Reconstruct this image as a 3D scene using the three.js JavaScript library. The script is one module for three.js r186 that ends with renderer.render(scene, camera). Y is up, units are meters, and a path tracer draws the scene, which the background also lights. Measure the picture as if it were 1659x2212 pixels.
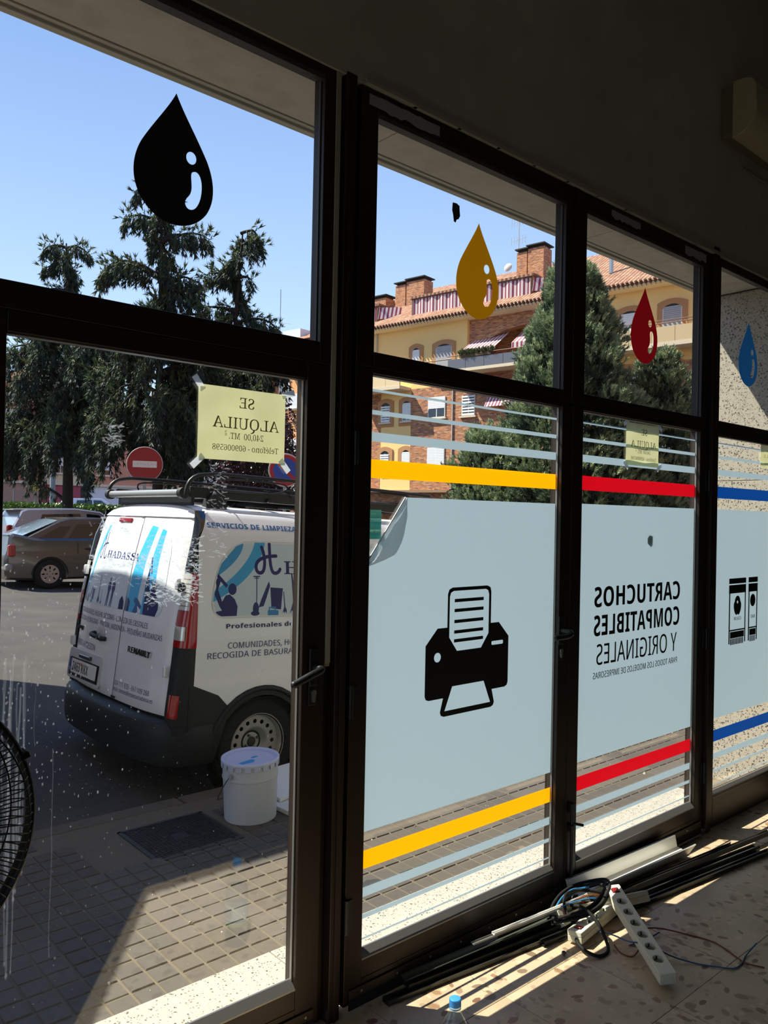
import * as THREE from 'three';
import { RoundedBoxGeometry } from 'three/addons/geometries/RoundedBoxGeometry.js';
import { mergeGeometries, toCreasedNormals } from 'three/addons/utils/BufferGeometryUtils.js';
import { ImprovedNoise } from 'three/addons/math/ImprovedNoise.js';
import { FontLoader } from 'three/addons/loaders/FontLoader.js';
import { TextGeometry } from 'three/addons/geometries/TextGeometry.js';

// ---------------------------------------------------------------- camera, sky, sun, exposure
const D2R = Math.PI / 180, TAU = Math.PI * 2;
const scene = new THREE.Scene();
const camera = new THREE.PerspectiveCamera(65.2724, 3 / 4, 0.05, 400);
{
  const yaw = 41.4135 * D2R, pitch = 0.3365 * D2R, roll = 1.1415 * D2R;
  const fwd = new THREE.Vector3(Math.sin(yaw) * Math.cos(pitch), Math.sin(pitch), -Math.cos(yaw) * Math.cos(pitch));
  const right = new THREE.Vector3(Math.cos(yaw), 0, Math.sin(yaw));
  const up = new THREE.Vector3().crossVectors(right, fwd);
  const up2 = up.clone().multiplyScalar(Math.cos(roll)).addScaledVector(right, -Math.sin(roll));
  camera.position.set(0, 1.6274, 2.06);
  camera.up.copy(up2);
  camera.lookAt(camera.position.clone().add(fwd));
}
const renderer = new THREE.WebGLRenderer({ antialias: true });
renderer.toneMapping = THREE.LinearToneMapping;
renderer.toneMappingExposure = 1.55;
renderer.shadowMap.enabled = true;
{ // clear summer sky: paler towards the horizon, deeper blue overhead
  const W = 256, H = 256, d = new Float32Array(W * H * 4);
  for (let j = 0; j < H; j++) {
    const el = ((j + 0.5) / H - 0.5) * 180;
    const k = Math.exp(-Math.max(el, 0) / 24);
    const c = el < 0 ? [0.24, 0.22, 0.2] : [0.02 + 0.78 * k, 0.13 + 0.88 * k, 0.50 + 0.78 * k];
    for (let i = 0; i < W; i++) d.set([c[0], c[1], c[2], 1], (j * W + i) * 4);
  }
  const t = new THREE.DataTexture(d, W, H, THREE.RGBAFormat, THREE.FloatType);
  t.mapping = THREE.EquirectangularReflectionMapping;
  t.magFilter = THREE.LinearFilter; t.minFilter = THREE.LinearFilter;
  t.needsUpdate = true;
  scene.background = t;
}
const TO_SUN = new THREE.Vector3(-0.47, 1, -0.60).normalize();
const sun = new THREE.DirectionalLight(new THREE.Color().setRGB(1, 0.93, 0.82), 7.8);
sun.name = 'sun';
sun.position.copy(TO_SUN).multiplyScalar(60);
sun.castShadow = true;
Object.assign(sun.shadow.camera, { left: -45, right: 45, top: 45, bottom: -45, near: 1, far: 160 });
sun.shadow.mapSize.set(4096, 4096);
scene.add(sun, sun.target);

// ---------------------------------------------------------------- helpers
let seed = 20240611;
const rnd = () => { seed |= 0; seed = (seed + 0x6d2b79f5) | 0; let t = Math.imul(seed ^ (seed >>> 15), 1 | seed); t = (t + Math.imul(t ^ (t >>> 7), 61 | t)) ^ t; return ((t ^ (t >>> 14)) >>> 0) / 4294967296; };
const rr = (a, b) => a + (b - a) * rnd();
const V = (x, y, z) => new THREE.Vector3(x, y, z);
const lerp = (a, b, t) => a + (b - a) * t;
const noise = new ImprovedNoise();
const used = {};
function numbered(n) { const k = used[n] = (used[n] ?? -1) + 1; return k ? n + '_' + String(k).padStart(3, '0') : n; }
function tag(o, label, category, group, kind) {
  if (label) o.userData.label = label;
  if (category) o.userData.category = category;
  if (group) o.userData.group = group;
  if (kind) o.userData.kind = kind;
  return o;
}
function thing(name, label, category, p = [0, 0, 0], turn = 0, group) {
  const o = new THREE.Group(); o.name = numbered(name); o.position.set(...p); o.rotation.y = turn;
  scene.add(o); return tag(o, label, category, group);
}
function struct(name) { const o = new THREE.Group(); o.name = name; o.userData.kind = 'structure'; scene.add(o); return o; }
function clean(g) {
  g = g.index ? g.toNonIndexed() : g.clone();
  if (!g.attributes.uv) g.setAttribute('uv', new THREE.BufferAttribute(new Float32Array(g.attributes.position.count * 2), 2));
  for (const k of Object.keys(g.attributes)) if (!['position', 'normal', 'uv'].includes(k)) g.deleteAttribute(k);
  g.morphAttributes = {}; g.groups.length = 0; g.clearGroups?.();
  return g;
}
const MG = (list) => list.length === 1 ? list[0] : mergeGeometries(list.map(clean));
function mesh(parent, name, geo, m) {
  const o = new THREE.Mesh(Array.isArray(geo) ? MG(geo) : geo, m);
  o.name = name; o.castShadow = o.receiveShadow = true; parent.add(o); return o;
}
function one(name, geo, m, label, category, group) { const o = mesh(scene, numbered(name), geo, m); return tag(o, label, category, group); }
function box(w, h, d, x = 0, y = 0, z = 0, r = 0) {
  const g = r > 0 ? new RoundedBoxGeometry(w, h, d, 1, Math.min(r, w * .45, h * .45, d * .45)) : new THREE.BoxGeometry(w, h, d);
  g.translate(x, y, z); return g;
}
const bx = (x0, x1, y0, y1, z0, z1, r = 0) => box(x1 - x0, y1 - y0, z1 - z0, (x0 + x1) / 2, (y0 + y1) / 2, (z0 + z1) / 2, r);
function turn(g, rx = 0, ry = 0, rz = 0, p = [0, 0, 0]) {
  g.applyMatrix4(new THREE.Matrix4().makeRotationFromEuler(new THREE.Euler(rx, ry, rz)).setPosition(...p)); return g;
}
function uvScale(g, s, ox = 0, oy = 0) { // box-like uv in metres from position and normal
  const p = g.attributes.position, n = g.attributes.normal, u = new Float32Array(p.count * 2);
  for (let i = 0; i < p.count; i++) {
    const ax = Math.abs(n.getX(i)), ay = Math.abs(n.getY(i)), az = Math.abs(n.getZ(i));
    let a, b;
    if (ay >= ax && ay >= az) { a = p.getX(i); b = p.getZ(i); } else if (ax >= az) { a = p.getZ(i); b = p.getY(i); } else { a = p.getX(i); b = p.getY(i); }
    u[2 * i] = a / s + ox; u[2 * i + 1] = b / s + oy;
  }
  g.setAttribute('uv', new THREE.BufferAttribute(u, 2)); return g;
}
const curve = (pts, t = 0.5, closed = false) => new THREE.CatmullRomCurve3(pts.map((p) => p.isVector3 ? p : V(...p)), closed, 'catmullrom', t);
const tube = (pts, r, seg = 0, rad = 8, closed = false) => new THREE.TubeGeometry(curve(pts, 0.5, closed), seg || pts.length * 5, r, rad, closed);
function rod(a, b, r, rad = 8, r2 = r) {
  a = a.isVector3 ? a : V(...a); b = b.isVector3 ? b : V(...b);
  const L = a.distanceTo(b), g = new THREE.CylinderGeometry(r2, r, L, rad);
  g.applyMatrix4(new THREE.Matrix4().makeRotationFromQuaternion(new THREE.Quaternion().setFromUnitVectors(V(0, 1, 0), b.clone().sub(a).normalize())).setPosition(a.clone().add(b).multiplyScalar(.5)));
  return g;
}
function taper(pts, r0, r1, rad = 7, seg = 0) { // tapered tube along a curve
  const c = curve(pts), n = seg || pts.length * 4, g = new THREE.TubeGeometry(c, n, 1, rad), p = g.attributes.position;
  for (let i = 0; i <= n; i++) {
    const o = c.getPointAt(i / n), r = lerp(r0, r1, i / n);
    for (let j = 0; j <= rad; j++) { const k = i * (rad + 1) + j; p.setXYZ(k, o.x + (p.getX(k) - o.x) * r, o.y + (p.getY(k) - o.y) * r, o.z + (p.getZ(k) - o.z) * r); }
  }
  return g;
}
const lathe = (pts, seg = 40) => new THREE.LatheGeometry(pts.map((p) => new THREE.Vector2(...p)), seg);
const poly = (pts) => { const s = new THREE.Shape(); pts.forEach((p, i) => i ? s.lineTo(...p) : s.moveTo(...p)); s.closePath(); return s; };
const ext = (s, d, bevel = 0, seg = 10) => new THREE.ExtrudeGeometry(s, { depth: d, bevelEnabled: bevel > 0, bevelThickness: bevel, bevelSize: bevel, bevelSegments: 1, curveSegments: seg });
function sweepX(zy, x0, x1, bevel = 0) { // a profile given as [z, y] pairs, drawn out along x
  const g = ext(poly(zy.map(([z, y]) => [-z, y])), x1 - x0 - 2 * bevel, bevel); g.rotateY(Math.PI / 2); g.translate(x0 + bevel, 0, 0); return g;
}
function roundRect(x0, y0, x1, y1, r, into = new THREE.Shape()) {
  const s = into; s.moveTo(x0 + r, y0); s.lineTo(x1 - r, y0); s.quadraticCurveTo(x1, y0, x1, y0 + r); s.lineTo(x1, y1 - r); s.quadraticCurveTo(x1, y1, x1 - r, y1);
  s.lineTo(x0 + r, y1); s.quadraticCurveTo(x0, y1, x0, y1 - r); s.lineTo(x0, y0 + r); s.quadraticCurveTo(x0, y0, x0 + r, y0); return s;
}
function surf(nu, nv, f, flip = false) { // grid surface from f(u,v) -> [x,y,z,(u',v')]
  const p = [], uv = [], ix = [];
  for (let j = 0; j <= nv; j++) for (let i = 0; i <= nu; i++) { const q = f(i / nu, j / nv); p.push(q[0], q[1], q[2]); uv.push(q[3] ?? i / nu, q[4] ?? j / nv); }
  for (let j = 0; j < nv; j++) for (let i = 0; i < nu; i++) {
    const a = j * (nu + 1) + i, b = a + 1, c = a + nu + 1, d = c + 1;
    if (flip) ix.push(a, c, b, b, c, d); else ix.push(a, b, c, b, d, c);
  }
  const g = new THREE.BufferGeometry();
  g.setAttribute('position', new THREE.Float32BufferAttribute(p, 3)); g.setAttribute('uv', new THREE.Float32BufferAttribute(uv, 2)); g.setIndex(ix); g.computeVertexNormals(); return g;
}
// ---- materials
const S = (hex, rough = .7, o = {}) => new THREE.MeshStandardMaterial({ color: hex, roughness: rough, ...o });
const PH = (o) => new THREE.MeshPhysicalMaterial(o);
function canvas(w, h, draw, srgb = true) {
  const c = document.createElement('canvas'); c.width = w; c.height = h; draw(c.getContext('2d'), w, h);
  const t = new THREE.CanvasTexture(c); if (srgb) t.colorSpace = THREE.SRGBColorSpace;
  t.wrapS = t.wrapT = THREE.RepeatWrapping; t.anisotropy = 8; return t;
}
const rep = (t, x, y) => { const c = t.clone(); c.repeat.set(x, y); c.needsUpdate = true; return c; };
function speckle(g, w, h, n, cols, r0, r1, a = 1) {
  for (let i = 0; i < n; i++) { g.globalAlpha = a * rr(.5, 1); g.fillStyle = cols[Math.floor(rnd() * cols.length)]; const x = rnd() * w, y = rnd() * h, r = rr(r0, r1); g.beginPath(); g.ellipse(x, y, r, r * rr(.4, 1), rnd() * 3.1, 0, 6.3); g.fill(); }
  g.globalAlpha = 1;
}
function blotch(g, w, h, n, cols, r0, r1, a) { // soft irregular patches of matter
  for (let i = 0; i < n; i++) { const x = rnd() * w, y = rnd() * h, r = rr(r0, r1), q = g.createRadialGradient(x, y, 0, x, y, r), c = cols[Math.floor(rnd() * cols.length)]; q.addColorStop(0, c); q.addColorStop(1, c + '00'); g.globalAlpha = a; g.fillStyle = q; g.fillRect(x - r, y - r, 2 * r, 2 * r); }
  g.globalAlpha = 1;
}
const M = {};
M.frame = S(0x2a1f17, .42, { metalness: .35 });
M.frameIn = S(0x35291f, .5, { metalness: .3 });
M.bead = S(0x8d8a86, .38, { metalness: .6 });
M.steel = S(0xb9b7b0, .32, { metalness: .9 });
M.rubber = S(0x0c0c0c, .8);
M.black = S(0x111214, .45);
M.blackPlastic = S(0x1a1c1e, .55);
M.glass = PH({ color: new THREE.Color().setRGB(.93, .955, .94), roughness: 0, transmission: 1, thickness: 0, ior: 1.5 });
M.tape = PH({ color: 0xf0f3f6, roughness: 1, transmission: .7, thickness: 0 });
const film = (hex, t = .45) => PH({ color: hex, roughness: 1, transmission: t, thickness: 0, side: THREE.DoubleSide, ior: 1.3 });
M.frost = film(0xc2d9e6, .4);
M.yellow = film(0xffa400, .92);
M.red = film(0xd4061a, .62);
M.blue = film(0x0a4aa0, .5);
M.cyanBlue = film(0x2a86c8, .42);
M.vinylBlack = S(0x0b0b0c, .6);
// ================================================================ THE ROOM
const plaster = canvas(512, 512, (g, w, h) => { g.fillStyle = '#b9b8b1'; g.fillRect(0, 0, w, h); blotch(g, w, h, 120, ['#a8a79f', '#c8c7c0', '#b0aea4'], 20, 90, .35); speckle(g, w, h, 900, ['#aaa89f', '#c9c8c2'], .6, 1.6, .5); });
M.wall = new THREE.MeshStandardMaterial({ map: plaster, color: 0xe8e8e4, roughness: .95 });
M.darkwall = new THREE.MeshStandardMaterial({ map: plaster, color: 0xdcdad4, roughness: .95 });
const wallBox = (n, g, m = M.wall) => { const o = mesh(scene, n, uvScale(g, 1.2), m); o.userData.kind = 'structure'; return o; };
const RX0 = -4, RX1 = 9, RZ = 7, RH = 4.7;
{
  // the wall that carries the shopfront: above the frames and to both sides
  const g = [bx(RX0, RX1, 3.05, RH, -.03, .04), bx(RX0, -3.6, -.02, 3.05, -.03, .04), bx(-.9, .402, -.02, 3.05, -.03, .04), bx(5.09, RX1, -.02, 3.05, -.03, .04)];
  const w = wallBox('wall_front', MG(g));
  // plaster left proud and ragged along the top of the frames
  const lip = [];
  for (let x = 1.66; x < 5; x += .22) lip.push(bx(x, x + .235, 3.046, 3.062 + rr(-.002, .003), .036, .052 + rr(-.004, .004)));
  mesh(w, 'plaster_lip', uvScale(MG(lip), 1), S(0x9b988c, .95));
  wallBox('wall_left', MG([bx(RX0 - .2, RX0, 3.05, RH, -.12, RZ), bx(RX0 - .2, RX0, -.1, .15, -.12, RZ), bx(RX0 - .2, RX0, .15, 3.05, -.12, .45), bx(RX0 - .2, RX0, .15, 3.05, 6.5, RZ)]), M.darkwall);
  wallBox('wall_right', bx(RX1, RX1 + .2, -.1, RH, -.12, RZ), M.darkwall);
  wallBox('wall_back', bx(RX0 - .2, RX1 + .2, -.1, RH, RZ, RZ + .2), M.darkwall);
  wallBox('ceiling', bx(RX0 - .2, RX1 + .2, RH, RH + .2, -.12, RZ + .2), M.wall);
}
// terrazzo floor: cream ground, brown and rust marble chips
const terrazzo = canvas(1024, 1024, (g, w, h) => {
  g.fillStyle = '#c8b294'; g.fillRect(0, 0, w, h);
  blotch(g, w, h, 160, ['#bda98c', '#a18c70', '#b7a384'], 30, 110, .5);
  const chip = (n, r0, r1, cols, a) => { for (let i = 0; i < n; i++) { const x = rnd() * w, y = rnd() * h, r = rr(r0, r1), k = rr(.45, .8), t = rnd() * 3.14; g.globalAlpha = a * rr(.6, 1); g.fillStyle = cols[Math.floor(rnd() * cols.length)]; g.beginPath(); const m = 7; for (let j = 0; j < m; j++) { const q = j / m * 6.283, R = r * rr(.75, 1.15), px = x + Math.cos(q) * R * Math.cos(t) - Math.sin(q) * R * k * Math.sin(t), py = y + Math.cos(q) * R * Math.sin(t) + Math.sin(q) * R * k * Math.cos(t); j ? g.lineTo(px, py) : g.moveTo(px, py); } g.closePath(); g.fill(); } g.globalAlpha = 1; };
  chip(700, 6, 17, ['#d6c1a0', '#a8927a', '#c6ae8e', '#9c866c'], .85);
  chip(150, 10, 26, ['#7b6048', '#8f6d4e', '#836a54', '#6f5a45'], .9);
  chip(24, 10, 22, ['#6e4433', '#7f4f3a'], .9);
  speckle(g, w, h, 1500, ['#6f604c', '#d4c8b4', '#8b7a63'], .7, 2.2, .6);
});
M.terrazzo = new THREE.MeshStandardMaterial({ map: terrazzo, roughness: .42 });
M.grout = S(0x6a5c4c, .9);
{
  const f = struct('floor');
  mesh(f, 'screed', uvScale(bx(RX0, RX1, -.12, -.006, 0.0, RZ), 1), M.grout);
  const T = .4, gap = .0012;
  const tileG = [0, 1, 2, 3, 4, 5].map((k) => uvScale(box(T - gap, .03, T - gap, 0, -.015, 0, .0015), 1.15, k * .37, k * .61));
  const near = [], far = [];
  for (let i = -1; i < 11; i++) for (let j = -1; j < 4; j++) near.push([2.145 + (i - 3) * T + T / 2, .305 + j * T - T / 2]);
  for (const [x, z] of near) { if (z < -.1) continue; const o = mesh(f, 'floor_tile', tileG[Math.floor(rnd() * 6)], M.terrazzo); o.position.set(x, rr(-.0005, .0005), z); o.rotation.y = Math.floor(rnd() * 4) * Math.PI / 2; }
  const x0 = 2.145 - 4 * T, x1 = x0 + 12 * T, z0 = -.095, z1 = .305 + 3 * T;
  for (const b of [bx(RX0, x0, -.03, 0, -.02, RZ), bx(x1, RX1, -.03, 0, -.02, RZ), bx(x0, x1, -.03, 0, z1, RZ)]) far.push(uvScale(b, 1.15));
  const o = mesh(f, 'floor_tile_field', MG(far), M.terrazzo); o.userData.kind = 'stuff';
}
// ---------------------------------------------------------------- the shopfront: dark bronze aluminium
const ZF = .03, ZB = -.028;
const fr = (x0, x1, y0, y1, z0 = ZB, z1 = ZF, r = .003) => bx(x0, x1, y0, y1, z0, z1, r);
const screwG = new THREE.CylinderGeometry(.0042, .0042, .003, 10).rotateX(Math.PI / 2);
M.post = M.frame;
function trim(n, g, m = M.frame) { const o = mesh(scene, 'trim_' + n, g, m); o.userData.kind = 'structure'; return o; }
// posts, transom bar, sill line
trim(1, [fr(1.585, 1.63, 0, 3.06, ZB, .042), fr(1.63, 1.655, 0, 3.05, ZB, .0), fr(1.553, 1.585, 0, 3.05, ZB, .005), fr(1.602, 1.614, 0, 3.05, .04, .046, .001)]);
trim(2, [fr(4.062, 4.112, 0, 3.085, ZB, .05), fr(4.056, 4.062, 0, 3.05, ZB, .0)]);
trim(3, [fr(2.84, 2.87, 2.125, 3.075, ZB, .036)]);
trim(4, [fr(.40, .468, 0, 3.05, ZB, .042)]);
trim(5, [fr(5.045, 5.09, 0, 3.05, ZB, .042)]);
function leaf(n, label, L, x0, x1, gx0, gx1, gy0, gy1, y1) {
  const d = struct('door_' + n);
  mesh(d, 'stile', fr(x0, gx0, .02, y1), M.frame);
  mesh(d, 'stile', fr(gx1, x1, .02, y1), M.frame);
  mesh(d, 'top_rail', fr(gx0, gx1, gy1, y1), M.frame);
  mesh(d, 'bottom_rail', [fr(gx0, gx1, .02, gy0 - .012), fr(gx0, gx1, .085, .092, ZF - .003, ZF + .002, .001)], M.frame);
  // sloping bead under the pane, and slim beads at its other three sides
  const bead = sweepX([[0, gy0 + .012], [.006, gy0 + .012], [ZF, gy0 - .010], [ZF, gy0 - .016], [0, gy0 - .016]], gx0 + .001, gx1 - .001);
  mesh(d, 'sill_bead', bead, M.bead);
  mesh(d, 'glazing_bead', [fr(gx1 - .004, gx1, gy0, gy1, .002, .012, .001), fr(gx0, gx0 + .004, gy0, gy1, .002, .012, .001), fr(gx0, gx1, gy1 - .004, gy1, .002, .016, .001)], M.bead);
  mesh(d, 'pane', bx(gx0 - .004, gx1 + .004, gy0 - .004, gy1 + .004, -.003, .0), M.glass);
  // draught strip with its brush along the foot
  mesh(d, 'draught_strip', [bx(x0 + .02, x1 - .02, .042, .072, ZF, ZF + .007, .002)], M.frameIn);
  const br = []; for (let x = x0 + .02; x < x1 - .02; x += .006) br.push(bx(x, x + .0045, .004, .043, ZF + .001, ZF + .005));
  const bm = mesh(d, 'brush', br, M.rubber); bm.userData.kind = 'stuff';
  for (let x = x0 + .07; x < x1 - .03; x += .16) { const s = mesh(d, 'screw', screwG, M.steel); s.position.set(x, .057, ZF + .008); }
  return d;
}
const doorA = leaf(1, '', '', .468, 1.551, .58, 1.463, .166, 2.053, 2.105);
const doorB = leaf(2, '', '', 1.656, 2.854, 1.731, 2.783, .165, 2.106, 2.122);
const doorC = leaf(3, '', '', 2.857, 4.056, 2.934, 3.974, .165, 2.106, 2.122);
function fixed(n, x0, x1, y0, y1, gx0, gx1, gy0, gy1) {
  const d = struct('window_' + n);
  mesh(d, 'frame', [fr(x0, gx0, y0, y1), fr(gx1, x1, y0, y1), fr(gx0, gx1, y0, gy0), fr(gx0, gx1, gy1, y1)], M.frame);
  mesh(d, 'glazing_bead', [fr(gx1 - .004, gx1, gy0, gy1, .002, .012, .001), fr(gx0, gx0 + .004, gy0, gy1, .002, .012, .001), fr(gx0, gx1, gy1 - .014, gy1, .002, ZF - .002, .001)], S(0x4b4440, .5, { metalness: .4 }));
  mesh(d, 'pane', bx(gx0 - .004, gx1 + .004, gy0 - .004, gy1 + .004, -.003, .0), M.glass);
  return d;
}
fixed(1, .468, 1.553, 2.107, 3.07, .54, 1.508, 2.176, 3.02);
const winB = fixed(2, 1.656, 2.84, 2.124, 3.046, 1.733, 2.785, 2.178, 2.976);
const winC = fixed(3, 2.87, 4.056, 2.124, 3.046, 2.936, 3.976, 2.178, 2.976);
const winD2 = fixed(5, 4.113, 5.045, 2.124, 3.046, 4.172, 5.0, 2.178, 3.018);
fixed(6, -3.6, -.9, 0, 3.05, -3.52, -.98, .17, 2.98);
for (let k = 0; k < 4; k++) { // the side windows that light the shop from the left
  const d = struct('window_' + (7 + k)), z0 = .45 + k * 1.5125, z1 = z0 + 1.5125, F = (a, b, c, e) => bx(RX0 - .1, RX0 - .04, c, e, a, b, .003);
  mesh(d, 'frame', [F(z0, z0 + .05, .15, 3.05), F(z1 - .05, z1, .15, 3.05), F(z0 + .05, z1 - .05, .15, .2), F(z0 + .05, z1 - .05, 3, 3.05)], M.frame);
  mesh(d, 'pane', bx(RX0 - .074, RX0 - .071, .196, 3.004, z0 + .046, z1 - .046), M.glass);
}
const winD = fixed(4, 4.113, 5.045, 0.0, 2.122, 4.172, 5.0, .172, 2.108);
{
  const b = sweepX([[0, .184], [.006, .184], [ZF, .162], [ZF, .156], [0, .156]], 4.173, 4.999);
  mesh(winD, 'sill_bead', b, M.bead);
}
// plaster smears left on the bronze head rails
{
  const smear = (p, x0, x1, y0, y1) => { const pts = []; const n = 14; for (let i = 0; i <= n; i++) pts.push([lerp(x0, x1, i / n), y1 + rr(-.002, .002)]); for (let i = n; i >= 0; i--) pts.push([lerp(x0, x1, i / n), y0 + rr(-.006, .006) + (i < 2 || i > n - 2 ? .004 : 0)]); const g = ext(poly(pts), .0012); g.translate(0, 0, ZF); mesh(p, 'plaster_smear', g, S(0x96989a, .9)); };
  smear(winB, 1.69, 2.02, 2.992, 3.03); smear(winC, 3.12, 3.36, 2.995, 3.028); smear(winC, 3.78, 4.0, 2.985, 3.028);
}
// hinges on door 2 and 3, handles, locks, bolt
const hingeG = MG([new THREE.CylinderGeometry(.009, .009, .11, 12), box(.03, .1, .006, .014, 0, -.006, .001)]);
for (const [d, x, s] of [[doorB, 1.655, 1], [doorC, 4.058, -1]]) for (const y of [.32, 1.02, 1.85]) { const h = mesh(d, 'hinge', hingeG, M.black); h.position.set(x, y, ZF + .008); h.scale.x = s; }
function leverHandle(door, x, y, pts, keyY) {
  const h = new THREE.Group(); h.name = 'handle'; door.add(h);
  mesh(h, 'plate', [bx(x - .017, x + .017, y - .06, y + .06, ZF, ZF + .011, .005)], M.black);
  mesh(h, 'lever', [rod([x, y, ZF], [x, y, ZF + .055], .011, 14), tube(pts, .0115, 26, 12), new THREE.SphereGeometry(.0116, 12, 8).translate(...pts[pts.length - 1])], M.black);
  const l = new THREE.Group(); l.name = 'lock'; door.add(l);
  mesh(l, 'escutcheon', bx(x - .017, x + .017, keyY - .035, keyY + .035, ZF, ZF + .007, .003), M.black);
  const cyl = ext((() => { const s = new THREE.Shape(); s.absarc(0, .006, .0085, -.6, Math.PI + .6); s.lineTo(-.005, -.02); s.absarc(0, -.02, .005, Math.PI, 0, false); return s; })(), .008); cyl.translate(x, keyY, ZF + .006);
  mesh(l, 'lock_cylinder', cyl, M.steel);
}
leverHandle(doorA, 1.503, 1.152, [[1.503, 1.152, ZF + .05], [1.488, 1.150, ZF + .062], [1.455, 1.141, ZF + .064], [1.42, 1.128, ZF + .062], [1.395, 1.118, ZF + .058]], 1.066);
leverHandle(doorB, 2.79, 1.165, [[2.79, 1.165, ZF + .05], [2.786, 1.158, ZF + .062], [2.76, 1.150, ZF + .064], [2.725, 1.148, ZF + .062], [2.69, 1.147, ZF + .058]], 1.074);
// the outside pull handle of door 1, seen through the glass
mesh(doorA, 'pull_handle', tube([[1.53, 1.31, -.028], [1.53, 1.31, -.06], [1.52, 1.305, -.075], [1.508, 1.28, -.078], [1.505, 1.235, -.078], [1.508, 1.19, -.078], [1.52, 1.165, -.075], [1.53, 1.16, -.06], [1.53, 1.16, -.028]], .011, 48, 10), M.steel);
// flush bolt on the leaf of door 3
mesh(doorC, 'bolt', [rod([2.885, .02, ZF + .012], [2.885, .41, ZF + .012], .007, 10), bx(2.87, 2.9, .38, .42, ZF, ZF + .02, .003), bx(2.873, 2.897, .30, .33, ZF, ZF + .02, .003), rod([2.885, .335, ZF + .012], [2.925, .325, ZF + .042], .006, 10)], M.black);
// door stops at the foot of doors 2 and 3: short flared tubes
for (const [d, x] of [[doorB, 2.80], [doorC, 2.99]]) {
  const stop = lathe([[.001, 0], [.024, 0], [.026, .006], [.014, .016], [.013, .05], [.018, .07], [.021, .082], [.019, .084], [.001, .084]], 20); stop.rotateX(Math.PI / 2); stop.rotateY(.55); stop.translate(x, .045, ZF + .006);
  mesh(d, 'door_stop', [stop, bx(x - .022, x + .022, .015, .085, ZF, ZF + .007, .003)], M.blackPlastic);
}
// white cable duct down the left of the post
{
  const t = thing('cable_duct', 'thin cream plastic cable duct running down the dark post beside the first door', 'cable duct', [1.5635, 1.145, .006]);
  mesh(t, 'duct_body', bx(-.0105, .0105, 0, 1.93, 0, .02, .001), S(0x8d8878, .55));
  mesh(t, 'duct_lid', bx(-.0112, .0082, .012, 1.93, .018, .027, .002), S(0x9a9585, .5));
}
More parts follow.
